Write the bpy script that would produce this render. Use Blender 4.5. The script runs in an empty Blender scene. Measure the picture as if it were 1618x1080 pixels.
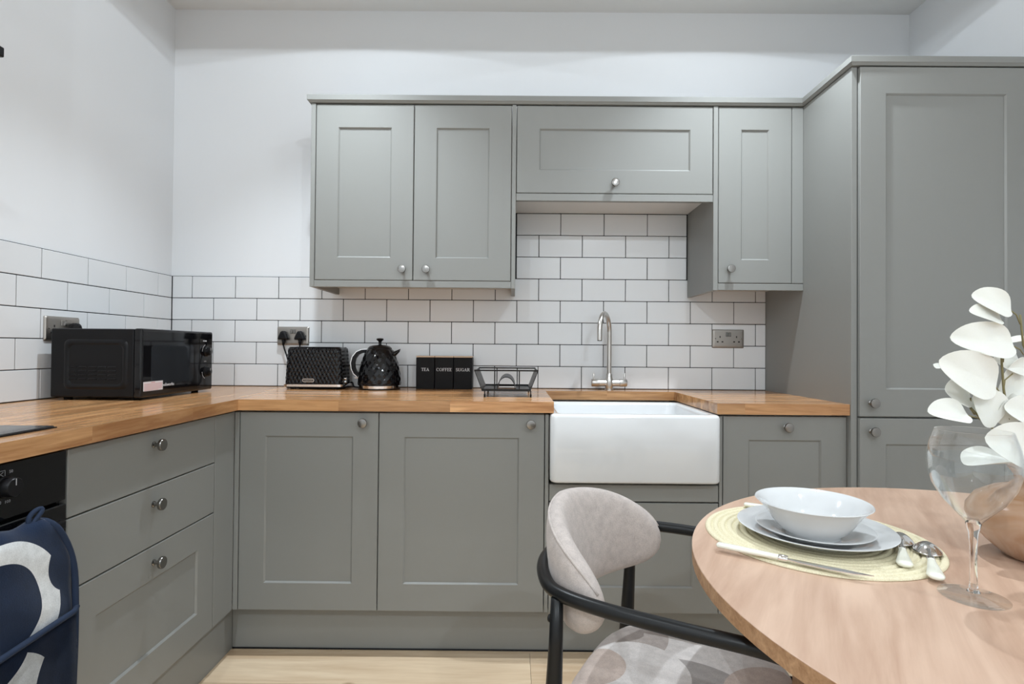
import bpy, bmesh, math, random
from mathutils import Vector, Matrix, noise as mnoise
random.seed(7)
PI = math.pi
SC = bpy.context.scene
COL = SC.collection

# ------------------------------------------------------------------ camera
CAM_P = Vector((1.61521, -2.56551, 1.0962))
YAW, PITCH, ROLL, FPX = -0.00209, 0.01208, 0.00833, 860.895
def _ray(u, w):
    c, s = math.cos(ROLL), math.sin(ROLL); u, w = u*c + w*s, -u*s + w*c
    x, y, z = u, 1.0, -w
    c, s = math.cos(PITCH), math.sin(PITCH); y, z = y*c - z*s, y*s + z*c
    c, s = math.cos(YAW), math.sin(YAW); x, y = x*c + y*s, -x*s + y*c
    return Vector((x, y, z))
fw = _ray(0, 0); rt = _ray(1, 0) - fw; up = fw - _ray(0, 1)
cam = bpy.data.cameras.new('camera'); cam.sensor_width = 36.0; cam.lens = FPX*36.0/1618.0
cam.clip_start = 0.02
cam_o = bpy.data.objects.new('camera', cam); COL.objects.link(cam_o)
cam_o.matrix_world = Matrix(((rt.x, up.x, -fw.x, CAM_P.x), (rt.y, up.y, -fw.y, CAM_P.y), (rt.z, up.z, -fw.z, CAM_P.z), (0, 0, 0, 1)))
SC.camera = cam_o

# ------------------------------------------------------------------ world, exposure, lamps
CEIL = 2.692
XR = 3.478           # right wall
YREAR = -4.75        # wall behind the camera
w = bpy.data.worlds.new('world'); SC.world = w; w.use_nodes = True
w.node_tree.nodes['Background'].inputs[0].default_value = (0.75, 0.82, 0.9, 1)
w.node_tree.nodes['Background'].inputs[1].default_value = 0.05
SC.view_settings.view_transform = 'Standard'; SC.view_settings.look = 'None'
SC.view_settings.gamma = 1; SC.view_settings.use_curve_mapping = False
SC.view_settings.exposure = 0.13
LAMP_COL = (0.84, 0.927, 1.0)
# recessed ceiling downlights: x, y, watts and cone of the soft downward beam, watts and cone of the wide spill that ends just below the ceiling
LAMPS = [(0.90, -0.76, 100, 102, 5, 156, 0.012), (2.50, -0.76, 100, 102, 5, 156, 0.012),
         (0.90, -2.25, 14, 116, 11, 172.0, 0.003), (2.50, -2.25, 14, 116, 11, 172.0, 0.003),
         (0.90, -3.75, 100, 122, 46, 175.1, 0.002), (2.50, -3.75, 100, 122, 46, 175.1, 0.002)]
def downlight_beam(x, y, watt, cone, blend):
    L = bpy.data.lights.new('downlight_beam', 'SPOT'); L.energy = watt; L.color = LAMP_COL
    L.spot_size = math.radians(cone); L.spot_blend = blend; L.shadow_soft_size = 0.022 if blend == 1.0 else 0.008
    o = bpy.data.objects.new('downlight_beam', L); COL.objects.link(o); o.location = (x, y, CEIL - 0.022)
for lx, ly, lw, la, ls, lc, lb in LAMPS:
    downlight_beam(lx, ly, lw, la, 1.0)
    downlight_beam(lx, ly, ls, lc, lb)

# ------------------------------------------------------------------ materials
MAT = {}
def new_mat(name):
    m = bpy.data.materials.new(name); m.use_nodes = True
    MAT[name] = m
    return m, m.node_tree, m.node_tree.nodes['Principled BSDF']
def N(nt, t, **kw):
    n = nt.nodes.new(t)
    for k, v in kw.items(): setattr(n, k, v)
    return n
def rgb(r, g, b): return (r, g, b, 1)
def s2l(r, g, b):
    f = lambda c: (c/255/12.92) if c/255 <= 0.04045 else ((c/255 + 0.055)/1.055)**2.4
    return (f(r), f(g), f(b), 1)
def plain(name, col, rough=0.5, metal=0.0, bump=0.0, bscale=200, var=0.0, vscale=8, coat=0.0, spec=0.5):
    m, nt, b = new_mat(name)
    b.inputs['Base Color'].default_value = col; b.inputs['Roughness'].default_value = rough
    b.inputs['Metallic'].default_value = metal; b.inputs['Coat Weight'].default_value = coat
    b.inputs['Specular IOR Level'].default_value = spec
    tc = N(nt, 'ShaderNodeTexCoord')
    if var > 0:
        nz = N(nt, 'ShaderNodeTexNoise'); nz.inputs['Scale'].default_value = vscale; nz.inputs['Detail'].default_value = 4
        nt.links.new(tc.outputs['Object'], nz.inputs['Vector'])
        mx = N(nt, 'ShaderNodeMix', data_type='RGBA')
        mx.inputs[6].default_value = tuple(c*(1-var) for c in col[:3]) + (1,)
        mx.inputs[7].default_value = tuple(min(1, c*(1+var)) for c in col[:3]) + (1,)
        nt.links.new(nz.outputs['Fac'], mx.inputs[0]); nt.links.new(mx.outputs[2], b.inputs['Base Color'])
    if bump > 0:
        n2 = N(nt, 'ShaderNodeTexNoise'); n2.inputs['Scale'].default_value = bscale; n2.inputs['Detail'].default_value = 3
        nt.links.new(tc.outputs['Object'], n2.inputs['Vector'])
        bp = N(nt, 'ShaderNodeBump'); bp.inputs['Strength'].default_value = bump; bp.inputs['Distance'].default_value = 0.001
        nt.links.new(n2.outputs['Fac'], bp.inputs['Height']); nt.links.new(bp.outputs['Normal'], b.inputs['Normal'])
    return m
def wood(name, axis, light, dark, rough=0.4, along=1.3, cross=16.0, vlo=0.72, vhi=1.08, rot=0.0, knots=False, contrast=(0.35, 0.7)):
    """grain runs along axis 0/1; every object (board) shifts the grain and its tone by its own random"""
    m, nt, b = new_mat(name)
    g = N(nt, 'ShaderNodeNewGeometry'); oi = N(nt, 'ShaderNodeObjectInfo')
    off = N(nt, 'ShaderNodeVectorMath', operation='SCALE'); off.inputs[0].default_value = (13.1, 7.7, 5.3)
    nt.links.new(oi.outputs['Random'], off.inputs[3])
    mp = N(nt, 'ShaderNodeMapping'); mp.inputs['Rotation'].default_value = (0, 0, rot)
    nt.links.new(g.outputs['Position'], mp.inputs['Vector'])
    ad = N(nt, 'ShaderNodeVectorMath', operation='ADD')
    nt.links.new(mp.outputs['Vector'], ad.inputs[0]); nt.links.new(off.outputs[0], ad.inputs[1])
    sc = N(nt, 'ShaderNodeVectorMath', operation='MULTIPLY')
    v = [cross, cross, cross]; v[axis] = along; sc.inputs[1].default_value = v
    nt.links.new(ad.outputs[0], sc.inputs[0])
    n1 = N(nt, 'ShaderNodeTexNoise'); n1.inputs['Scale'].default_value = 1.0; n1.inputs['Detail'].default_value = 7
    n1.inputs['Roughness'].default_value = 0.62; n1.inputs['Distortion'].default_value = 0.9
    nt.links.new(sc.outputs[0], n1.inputs['Vector'])
    n2 = N(nt, 'ShaderNodeTexNoise'); n2.inputs['Scale'].default_value = 5.0; n2.inputs['Detail'].default_value = 4
    nt.links.new(sc.outputs[0], n2.inputs['Vector'])
    mm = N(nt, 'ShaderNodeMath', operation='MULTIPLY_ADD'); mm.inputs[1].default_value = 0.35
    nt.links.new(n2.outputs['Fac'], mm.inputs[0])
    sub = N(nt, 'ShaderNodeMath', operation='SUBTRACT'); sub.inputs[1].default_value = 0.17
    nt.links.new(n1.outputs['Fac'], sub.inputs[0]); nt.links.new(sub.outputs[0], mm.inputs[2])
    cr = N(nt, 'ShaderNodeValToRGB'); e = cr.color_ramp.elements
    e[0].position, e[0].color = contrast[0], dark; e[1].position, e[1].color = contrast[1], light
    nt.links.new(mm.outputs[0], cr.inputs['Fac'])
    mr = N(nt, 'ShaderNodeMapRange'); mr.inputs['To Min'].default_value = vlo; mr.inputs['To Max'].default_value = vhi
    nt.links.new(oi.outputs['Random'], mr.inputs['Value'])
    hs = N(nt, 'ShaderNodeHueSaturation'); nt.links.new(mr.outputs[0], hs.inputs['Value']); nt.links.new(cr.outputs['Color'], hs.inputs['Color'])
    outc = hs.outputs['Color']
    if knots:
        k = N(nt, 'ShaderNodeVectorMath', operation='MULTIPLY'); kv = [7, 7, 7]; kv[axis] = 3.0; k.inputs[1].default_value = kv
        nt.links.new(ad.outputs[0], k.inputs[0])
        vo = N(nt, 'ShaderNodeTexVoronoi'); vo.inputs['Scale'].default_value = 0.8
        nt.links.new(k.outputs[0], vo.inputs['Vector'])
        kr = N(nt, 'ShaderNodeValToRGB'); ke = kr.color_ramp.elements
        ke[0].position, ke[0].color = 0.015, (0.62, 0.56, 0.50, 1); ke[1].position, ke[1].color = 0.06, (1, 1, 1, 1)
        nt.links.new(vo.outputs['Distance'], kr.inputs['Fac'])
        mu = N(nt, 'ShaderNodeMix', data_type='RGBA', blend_type='MULTIPLY'); mu.inputs[0].default_value = 1
        nt.links.new(outc, mu.inputs[6]); nt.links.new(kr.outputs['Color'], mu.inputs[7]); outc = mu.outputs[2]
    nt.links.new(outc, b.inputs['Base Color']); b.inputs['Roughness'].default_value = rough
    bp = N(nt, 'ShaderNodeBump'); bp.inputs['Strength'].default_value = 0.08; bp.inputs['Distance'].default_value = 0.001
    nt.links.new(mm.outputs[0], bp.inputs['Height']); nt.links.new(bp.outputs['Normal'], b.inputs['Normal'])
    return m

plain('wall_paint', (0.80, 0.815, 0.83, 1), 0.75, bump=0.05, bscale=60, var=0.01, vscale=2)
plain('ceiling_paint', (0.80, 0.80, 0.79, 1), 0.85, bump=0.04, bscale=60)
plain('tile_glaze', (0.76, 0.775, 0.785, 1), 0.14, bump=0.03, bscale=9, var=0.015, vscale=3)
plain('grout', (0.022, 0.024, 0.027, 1), 0.9, bump=0.2, bscale=300)
plain('grey_paint', (0.240, 0.242, 0.228, 1), 0.42, bump=0.03, bscale=250, var=0.012, vscale=3)
plain('grey_carcass', (0.25, 0.25, 0.23, 1), 0.5, var=0.01)
plain('white_board', (0.72, 0.70, 0.67, 1), 0.5, var=0.01)
plain('nickel', (0.27, 0.26, 0.245, 1), 0.24, metal=1.0, bump=0.03, bscale=400)
plain('brushed_nickel', (0.60, 0.58, 0.55, 1), 0.28, metal=1.0, bump=0.05, bscale=500)
plain('steel_plate', (0.40, 0.375, 0.345, 1), 0.38, metal=1.0, bump=0.05, bscale=300)
plain('chrome', (0.80, 0.79, 0.78, 1), 0.10, metal=1.0, bump=0.01)
plain('dark_hole', (0.012, 0.012, 0.012, 1), 0.6, var=0.05)
plain('black_plastic', (0.007, 0.007, 0.008, 1), 0.38, bump=0.03, bscale=400, spec=0.22)
plain('black_gloss', (0.004, 0.004, 0.005, 1), 0.06, bump=0.005, spec=0.40)
plain('black_satin', (0.007, 0.007, 0.008, 1), 0.28, bump=0.02, bscale=300, spec=0.22)
plain('matt_black', (0.006, 0.006, 0.0065, 1), 0.5, bump=0.06, bscale=300, spec=0.15)
plain('black_metal', (0.006, 0.0065, 0.007, 1), 0.34, bump=0.02, bscale=300, spec=0.28)
plain('hob_glass', (0.02, 0.023, 0.027, 1), 0.06, bump=0.004)
plain('rubber', (0.008, 0.008, 0.008, 1), 0.8, bump=0.1, spec=0.2)
plain('porcelain', (0.63, 0.638, 0.638, 1), 0.10, bump=0.004, coat=0.3)
plain('fireclay', (0.70, 0.712, 0.718, 1), 0.12, bump=0.01, bscale=12, coat=0.4)
plain('cream_handle', (0.80, 0.79, 0.68, 1), 0.22, var=0.03, vscale=60, coat=0.3)
plain('print_white', (0.75, 0.75, 0.76, 1), 0.6, var=0.02)
plain('print_grey', (0.32, 0.32, 0.33, 1), 0.6, var=0.02)
plain('lid_wood', (0.60, 0.45, 0.32, 1), 0.5, var=0.1, vscale=40)
plain('navy_binding', (0.005, 0.016, 0.044, 1), 0.85, bump=0.3, bscale=700)
plain('leaf_white', (0.78, 0.78, 0.72, 1), 0.55, var=0.03, vscale=30, bump=0.1, bscale=90)
plain('stem_olive', (0.20, 0.17, 0.075, 1), 0.6, var=0.2, vscale=60)
plain('red_print', (0.55, 0.20, 0.20, 1), 0.6, var=0.1)
plain('sticker_paper', (0.68, 0.65, 0.66, 1), 0.5, var=0.03)
plain('cooker_lens', (0.9, 0.9, 0.9, 1), 0.3, bump=0.02)
MAT['leaf_white'].node_tree.nodes['Principled BSDF'].inputs['Subsurface Weight'].default_value = 0.15
MAT['leaf_white'].node_tree.nodes['Principled BSDF'].inputs['Subsurface Radius'].default_value = (0.004, 0.004, 0.003)
wood('worktop_x', 0, s2l(220, 170, 119), s2l(164, 114, 72), 0.19, along=1.6, cross=22, vlo=0.78, vhi=1.12)
wood('worktop_y', 1, s2l(220, 170, 119), s2l(164, 114, 72), 0.19, along=1.6, cross=22, vlo=0.78, vhi=1.12)
wood('floor_oak', 0, s2l(224, 202, 172), s2l(196, 168, 136), 0.42, along=1.1, cross=11, vlo=0.93, vhi=1.04, knots=True)
wood('table_oak', 1, s2l(204, 174, 152), s2l(172, 138, 116), 0.34, along=1.6, cross=15, vlo=1, vhi=1, rot=0.536, knots=True, contrast=(0.30, 0.70))
wood('table_edge', 0, s2l(186, 148, 112), s2l(150, 112, 80), 0.42, along=3, cross=60, vlo=1, vhi=1)

# lamp lens that glows
m, nt, b = new_mat('lamp_lens'); b.inputs['Emission Color'].default_value = (1, 0.98, 0.95, 1); b.inputs['Emission Strength'].default_value = 6
# glass
m, nt, b = new_mat('clear_glass'); b.inputs['Base Color'].default_value = (1, 1, 1, 1); b.inputs['Roughness'].default_value = 0.0
b.inputs['IOR'].default_value = 1.47; b.inputs['Transmission Weight'].default_value = 1.0
nz = N(nt, 'ShaderNodeTexNoise'); nz.inputs['Scale'].default_value = 3.0
mr = N(nt, 'ShaderNodeMapRange'); mr.inputs['To Min'].default_value = 0.0; mr.inputs['To Max'].default_value = 0.004
nt.links.new(nz.outputs['Fac'], mr.inputs['Value']); nt.links.new(mr.outputs[0], b.inputs['Roughness'])
# thin blown glass: clear sheet that mirrors by its Fresnel term
m, nt, b = new_mat('thin_glass'); nt.nodes.remove(b)
lw_ = N(nt, 'ShaderNodeLayerWeight'); lw_.inputs['Blend'].default_value = 0.5
pw = N(nt, 'ShaderNodeMath', operation='POWER'); pw.inputs[1].default_value = 2.6; nt.links.new(lw_.outputs['Facing'], pw.inputs[0])
fr = N(nt, 'ShaderNodeMath', operation='MULTIPLY_ADD'); fr.inputs[1].default_value = 0.75; fr.inputs[2].default_value = 0.035; nt.links.new(pw.outputs[0], fr.inputs[0])
gs = N(nt, 'ShaderNodeBsdfGlossy'); gs.inputs['Roughness'].default_value = 0.01; gs.inputs['Color'].default_value = (0.95, 0.97, 0.97, 1)
tr = N(nt, 'ShaderNodeBsdfTransparent'); tr.inputs['Color'].default_value = (0.985, 0.99, 0.99, 1)
mx = N(nt, 'ShaderNodeMixShader'); nt.links.new(fr.outputs[0], mx.inputs[0]); nt.links.new(tr.outputs[0], mx.inputs[1]); nt.links.new(gs.outputs[0], mx.inputs[2])
nt.links.new(mx.outputs[0], nt.nodes['Material Output'].inputs['Surface'])
# fabric
def fabric(name, cols, masks=None):
    m, nt, b = new_mat(name)
    tc = N(nt, 'ShaderNodeTexCoord')
    n1 = N(nt, 'ShaderNodeTexNoise'); n1.inputs['Scale'].default_value = 420; n1.inputs['Detail'].default_value = 3
    n2 = N(nt, 'ShaderNodeTexNoise'); n2.inputs['Scale'].default_value = 60; n2.inputs['Detail'].default_value = 4
    for n in (n1, n2): nt.links.new(tc.outputs['Object'], n.inputs['Vector'])
    base = N(nt, 'ShaderNodeRGB'); base.outputs[0].default_value = cols[0]; cur = base.outputs[0]
    if masks: cur = masks(nt, tc, cur, cols)
    a = N(nt, 'ShaderNodeMath', operation='ADD'); nt.links.new(n1.outputs['Fac'], a.inputs[0]); nt.links.new(n2.outputs['Fac'], a.inputs[1])
    mr = N(nt, 'ShaderNodeMapRange'); mr.inputs['From Min'].default_value = 0.6; mr.inputs['From Max'].default_value = 1.4
    mr.inputs['To Min'].default_value = 0.80; mr.inputs['To Max'].default_value = 1.18
    nt.links.new(a.outputs[0], mr.inputs['Value'])
    hs = N(nt, 'ShaderNodeHueSaturation'); nt.links.new(mr.outputs[0], hs.inputs['Value']); nt.links.new(cur, hs.inputs['Color'])
    nt.links.new(hs.outputs['Color'], b.inputs['Base Color']); b.inputs['Roughness'].default_value = 0.9
    b.inputs['Sheen Weight'].default_value = 0.15; b.inputs['Specular IOR Level'].default_value = 0.2
    bp = N(nt, 'ShaderNodeBump'); bp.inputs['Strength'].default_value = 0.35; bp.inputs['Distance'].default_value = 0.001
    nt.links.new(n1.outputs['Fac'], bp.inputs['Height']); nt.links.new(bp.outputs['Normal'], b.inputs['Normal'])
def ell(nt, tc, ctr, rad):
    """1 inside the ellipsoid (a zero radius entry means: unbounded along that axis)"""
    s = N(nt, 'ShaderNodeVectorMath', operation='SUBTRACT'); s.inputs[1].default_value = ctr
    nt.links.new(tc.outputs['Object'], s.inputs[0])
    k = N(nt, 'ShaderNodeVectorMath', operation='MULTIPLY'); k.inputs[1].default_value = [0 if r == 0 else 1/r for r in rad]
    nt.links.new(s.outputs[0], k.inputs[0])
    l = N(nt, 'ShaderNodeVectorMath', operation='LENGTH'); nt.links.new(k.outputs[0], l.inputs[0])
    c = N(nt, 'ShaderNodeMath', operation='LESS_THAN'); c.inputs[1].default_value = 1.0
    nt.links.new(l.outputs['Value'], c.inputs[0])
    return c.outputs[0]
def mixc(nt, fac, a, col):
    mx = N(nt, 'ShaderNodeMix', data_type='RGBA'); nt.links.new(fac, mx.inputs[0]); nt.links.new(a, mx.inputs[6]); mx.inputs[7].default_value = col
    return mx.outputs[2]
fabric('greige_fabric', [s2l(178, 168, 162)])
def seat_masks(nt, tc, cur, cols):
    # large overlapping discs woven in greys and beiges
    for c, r, i in (((-0.16, -0.16), 0.20, 1), ((0.12, 0.10), 0.19, 2), ((0.02, -0.10), 0.17, 3), ((-0.20, 0.10), 0.15, 1), ((0.22, -0.16), 0.17, 1),
                    ((-0.09, -0.02), 0.11, 2), ((0.19, 0.02), 0.12, 4), ((-0.17, -0.03), 0.07, 4)):
        cur = mixc(nt, ell(nt, tc, (c[0], c[1], 0), (r, r, 0)), cur, cols[i])
    return cur
fabric('seat_fabric', [s2l(186, 180, 176), s2l(160, 150, 144), s2l(196, 190, 186), s2l(150, 144, 140), s2l(176, 160, 150)], seat_masks)
def mitt_masks(nt, tc, cur, cols):
    W, B = cols[1], cols[0]
    cur = mixc(nt, ell(nt, tc, (0, -0.035, 0.605), (0, 0.128, 0.132)), cur, W)
    cur = mixc(nt, ell(nt, tc, (0, 0.118, 0.655), (0, 0.052, 0.060)), cur, B)
    cur = mixc(nt, ell(nt, tc, (0, -0.045, 0.610), (0, 0.088, 0.092)), cur, B)
    return cur
fabric('mitt_cloth', [(0.005, 0.015, 0.042, 1), (0.66, 0.68, 0.69, 1)], mitt_masks)
def mitt_masks2(nt, tc, cur, cols):
    W, B = cols[1], cols[0]
    cur = mixc(nt, ell(nt, tc, (0, -0.07, 0.43), (0, 0.135, 0.115)), cur, W)
    cur = mixc(nt, ell(nt, tc, (0, -0.09, 0.555), (0, 0.10, 0.075)), cur, B)
    cur = mixc(nt, ell(nt, tc, (0, 0.085, 0.42), (0, 0.072, 0.10)), cur, B)
    return cur
fabric('mitt_pocket', [(0.005, 0.015, 0.042, 1), (0.66, 0.68, 0.69, 1)], mitt_masks2)
# vase: smoky beige swirls
m, nt, b = new_mat('vase_glaze')
tc = N(nt, 'ShaderNodeTexCoord'); n1 = N(nt, 'ShaderNodeTexNoise'); n1.inputs['Scale'].default_value = 9; n1.inputs['Distortion'].default_value = 2.2; n1.inputs['Detail'].default_value = 3
nt.links.new(tc.outputs['Object'], n1.inputs['Vector'])
cr = N(nt, 'ShaderNodeValToRGB'); e = cr.color_ramp.elements
e[0].position, e[0].color = 0.35, s2l(172, 132, 100); e[1].position, e[1].color = 0.62, s2l(196, 172, 152)
nt.links.new(n1.outputs['Fac'], cr.inputs['Fac']); nt.links.new(cr.outputs['Color'], b.inputs['Base Color']); b.inputs['Roughness'].default_value = 0.22
# placemat braid
m, nt, b = new_mat('straw_braid')
tc = N(nt, 'ShaderNodeTexCoord'); n1 = N(nt, 'ShaderNodeTexNoise'); n1.inputs['Scale'].default_value = 420; n1.inputs['Detail'].default_value = 3
nt.links.new(tc.outputs['Object'], n1.inputs['Vector'])
cr = N(nt, 'ShaderNodeValToRGB'); e = cr.color_ramp.elements
e[0].position, e[0].color = 0.3, s2l(206, 196, 162); e[1].position, e[1].color = 0.7, s2l(226, 217, 188)
nt.links.new(n1.outputs['Fac'], cr.inputs['Fac']); nt.links.new(cr.outputs['Color'], b.inputs['Base Color']); b.inputs['Roughness'].default_value = 0.7
bp = N(nt, 'ShaderNodeBump'); bp.inputs['Strength'].default_value = 0.6; bp.inputs['Distance'].default_value = 0.001
nt.links.new(n1.outputs['Fac'], bp.inputs['Height']); nt.links.new(bp.outputs['Normal'], b.inputs['Normal'])

# ------------------------------------------------------------------ geometry helpers
def link(name, me, mat, parent=None, loc=None, rot=None, smooth=False):
    o = bpy.data.objects.new(name, me); COL.objects.link(o)
    if mat and len(me.materials) == 0: me.materials.append(MAT[mat])
    if parent: o.parent = parent
    if loc: o.location = loc
    if rot: o.rotation_euler = rot
    if smooth:
        for p in me.polygons: p.use_smooth = True
    return o
def tag(o, label, cat=None, group=None, kind=None):
    o['label'] = label
    if cat: o['category'] = cat
    if group: o['group'] = group
    if kind: o['kind'] = kind
    return o
def empty(name, loc, label, cat, group=None, rz=0.0, kind=None):
    o = bpy.data.objects.new(name, None); COL.objects.link(o); o.location = loc; o.rotation_euler = (0, 0, rz); o.empty_display_size = 0.05
    return tag(o, label, cat, group, kind)
class B:
    """collects shapes into one bmesh"""
    def __init__(s): s.bm = bmesh.new()
    def box(s, x0, x1, y0, y1, z0, z1, r=0.0, seg=2):
        g = bmesh.ops.create_cube(s.bm, size=1.0)
        vs = g['verts']
        for v in vs:
            v.co = Vector(((x0+x1)/2 + v.co.x*(x1-x0), (y0+y1)/2 + v.co.y*(y1-y0), (z0+z1)/2 + v.co.z*(z1-z0)))
        if r > 0:
            es = list({e for v in vs for e in v.link_edges})
            bmesh.ops.bevel(s.bm, geom=es, offset=r, segments=seg, profile=0.5, affect='EDGES')
        return s
    def tube(s, pts, rad, n=10, cap=True):
        pts = [Vector(p) for p in pts]; rs = rad if isinstance(rad, (list, tuple)) else [rad]*len(pts)
        rings = []; prev = None
        for i, p in enumerate(pts):
            t = (pts[min(i+1, len(pts)-1)] - pts[max(i-1, 0)]).normalized()
            if prev is None:
                a = Vector((0, 0, 1)) if abs(t.z) < 0.9 else Vector((1, 0, 0))
                u = t.cross(a).normalized()
            else: u = (prev - t*prev.dot(t)).normalized()
            prev = u; v = t.cross(u)
            rings.append([s.bm.verts.new(p + (u*math.cos(2*PI*k/n) + v*math.sin(2*PI*k/n))*rs[i]) for k in range(n)])
        for a, b_ in zip(rings, rings[1:]):
            for k in range(n): s.bm.faces.new((a[k], a[(k+1) % n], b_[(k+1) % n], b_[k]))
        if cap:
            s.bm.faces.new(rings[0][::-1]); s.bm.faces.new(rings[-1])
        return s
    def lathe(s, prof, n=32, c=(0, 0, 0)):
        """prof: (r, z) points; closed at the axis where r is 0"""
        rings = []
        for r, z in prof:
            if r < 1e-6: rings.append([s.bm.verts.new((c[0], c[1], c[2]+z))])
            else: rings.append([s.bm.verts.new((c[0]+r*math.cos(2*PI*k/n), c[1]+r*math.sin(2*PI*k/n), c[2]+z)) for k in range(n)])
        for a, b_ in zip(rings, rings[1:]):
            for k in range(n):
                k2 = (k+1) % n
                if len(a) == 1 and len(b_) == 1: continue
                if len(a) == 1: s.bm.faces.new((a[0], b_[k2], b_[k]))
                elif len(b_) == 1: s.bm.faces.new((a[k], a[k2], b_[0]))
                else: s.bm.faces.new((a[k], a[k2], b_[k2], b_[k]))
        return s
    def prism(s, poly, axis, a, b_):
        """poly: 2-D points; axis: the extrusion axis (0,1,2) from a to b_"""
        def P(p, h):
            if axis == 0: return (h, p[0], p[1])
            if axis == 1: return (p[0], h, p[1])
            return (p[0], p[1], h)
        A = [s.bm.verts.new(P(p, a)) for p in poly]; C = [s.bm.verts.new(P(p, b_)) for p in poly]
        n = len(poly); s.bm.faces.new(A); s.bm.faces.new(C[::-1])
        for i in range(n): s.bm.faces.new((A[i], C[i], C[(i+1) % n], A[(i+1) % n]))
        return s
    def grid(s, f, nu, nv, cu=False, cv=False):
        V = [[s.bm.verts.new(f(i, j)) for j in range(nv)] for i in range(nu)]
        for i in range(nu if cu else nu-1):
            for j in range(nv if cv else nv-1):
                s.bm.faces.new((V[i][j], V[(i+1) % nu][j], V[(i+1) % nu][(j+1) % nv], V[i][(j+1) % nv]))
        return V
    def xf(s, M): bmesh.ops.transform(s.bm, matrix=M, verts=s.bm.verts[:]); return s
    def mesh(s, name='mesh', smooth=False, fix=True):
        if fix: bmesh.ops.recalc_face_normals(s.bm, faces=s.bm.faces[:])
        me = bpy.data.meshes.new(name); s.bm.to_mesh(me); s.bm.free()
        if smooth:
            for p in me.polygons: p.use_smooth = True
        return me
    def obj(s, name, mat, parent=None, loc=None, rot=None, smooth=False, auto=None):
        me = s.mesh(name, smooth)
        o = link(name, me, mat, parent, loc, rot)
        if auto is not None: me.set_sharp_from_angle(angle=math.radians(auto))
        return o
def text_mesh(body, size, ext=0.0003):
    cu = bpy.data.curves.new('lettering', 'FONT'); cu.body = body; cu.size = size; cu.extrude = ext; cu.align_x = 'CENTER'; cu.align_y = 'CENTER'; cu.resolution_u = 2
    o = bpy.data.objects.new('tmp', cu); COL.objects.link(o)
    bpy.context.view_layer.update()
    me = bpy.data.meshes.new_from_object(o.evaluated_get(bpy.context.evaluated_depsgraph_get()))
    bpy.data.objects.remove(o); bpy.data.curves.remove(cu)
    return me

# ================================================================== THE SETTING
floor = tag(B().box(0, XR, YREAR, 0, -0.03, -0.012).obj('floor', 'grout'), 'pale oak laminate plank floor', 'floor', kind='structure')
PW, PL = 0.192, 1.286
for r in range(25):
    y1 = -0.012 - r*PW; y0 = y1 - PW + 0.0012
    if y1 < YREAR: break
    x = -((r*0.47 + 0.28) % 1)*PL
    while x < XR:
        a, c = max(x, 0.0), min(x+PL-0.0012, XR)
        if c - a > 0.02:
            B().box(a, c, max(y0, YREAR), y1, -0.012, 0.0).obj('plank', 'floor_oak', floor)
        x += PL
tag(B().box(-0.1, XR+0.1, YREAR-0.1, 0.1, CEIL, CEIL+0.08).obj('ceiling', 'ceiling_paint'), 'plain white painted ceiling', 'ceiling', kind='structure')
wall_back = tag(B().box(-0.1, XR+0.1, 0.0, 0.1, -0.03, CEIL).obj('wall_back', 'wall_paint'), 'white back wall with a band of white metro tiles behind the worktop', 'wall', kind='structure')
wall_left = tag(B().box(-0.1, 0.0, YREAR-0.1, 0.0, -0.03, CEIL).obj('wall_left', 'wall_paint'), 'white left wall with white metro tiles above the hob side', 'wall', kind='structure')
tag(B().box(XR, XR+0.1, YREAR-0.1, 0.0, -0.03, CEIL).obj('wall_right', 'wall_paint'), 'plain white right wall beside the tall cupboard', 'wall', kind='structure')
tag(B().box(0.0, XR, YREAR-0.1, YREAR, -0.03, CEIL).obj('wall_rear', 'wall_paint'), 'plain white wall on the far side of the room', 'wall', kind='structure')

# metro tiles: every tile its own piece, on a dark grout bed
ZT, PV, PH = 1.4245, 0.10268, 0.2038
TZ0 = 0.911
GT = 0.0032
B().box(0.001, 2.800, -0.0045, 0.0, TZ0-0.02, ZT+0.001).box(1.615, 2.445, -0.0045, 0.0, ZT+0.001, ZT+3*PV+0.002).obj('grout_bed', 'grout', wall_back)
B().box(0.0, 0.0045, -2.6, -0.0045, TZ0-0.02, ZT+0.001).obj('grout_bed', 'grout', wall_left)
tile_cache = {}
def tile_mesh(wd, ht):
    k = (round(wd, 4), round(ht, 4))
    if k not in tile_cache:
        me = B().box(0, wd, -0.0085, -0.001, 0, ht, 0.0012, 1).mesh('tile'); me.materials.append(MAT['tile_glaze']); tile_cache[k] = me
    return tile_cache[k]
def tile_row(parent, zlo, ht, joints, lo, hi, left=False):
    js = [lo] + [j for j in joints if lo+0.012 < j < hi-0.012] + [hi]
    for a, c in zip(js, js[1:]):
        wd = c - a - GT
        if left: link('tile', tile_mesh(wd, ht-GT), None, parent, (0, -c + GT/2, zlo + GT/2), (0, 0, PI/2))
        else: link('tile', tile_mesh(wd, ht-GT), None, parent, (a + GT/2, 0, zlo + GT/2))
X00 = 0.1025
for r in range(-3, 5):
    ztop = ZT - r*PV; zb = max(ztop - PV, TZ0)
    odd = (r % 2) == 1
    js = [X00 + (i - 1 + (0.5 if odd else 0))*PH for i in range(17)]
    if r >= 0: tile_row(wall_back, zb, ztop-zb, js, 0.009, 2.800)
    else: tile_row(wall_back, zb, ztop-zb, js, 1.627, 2.428)
    if r >= 0:
        tile_row(wall_left, zb, ztop-zb, [(0.1073 if not odd else 0.2005) + i*0.203 for i in range(13)], 0.009, 2.55, True)

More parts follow.
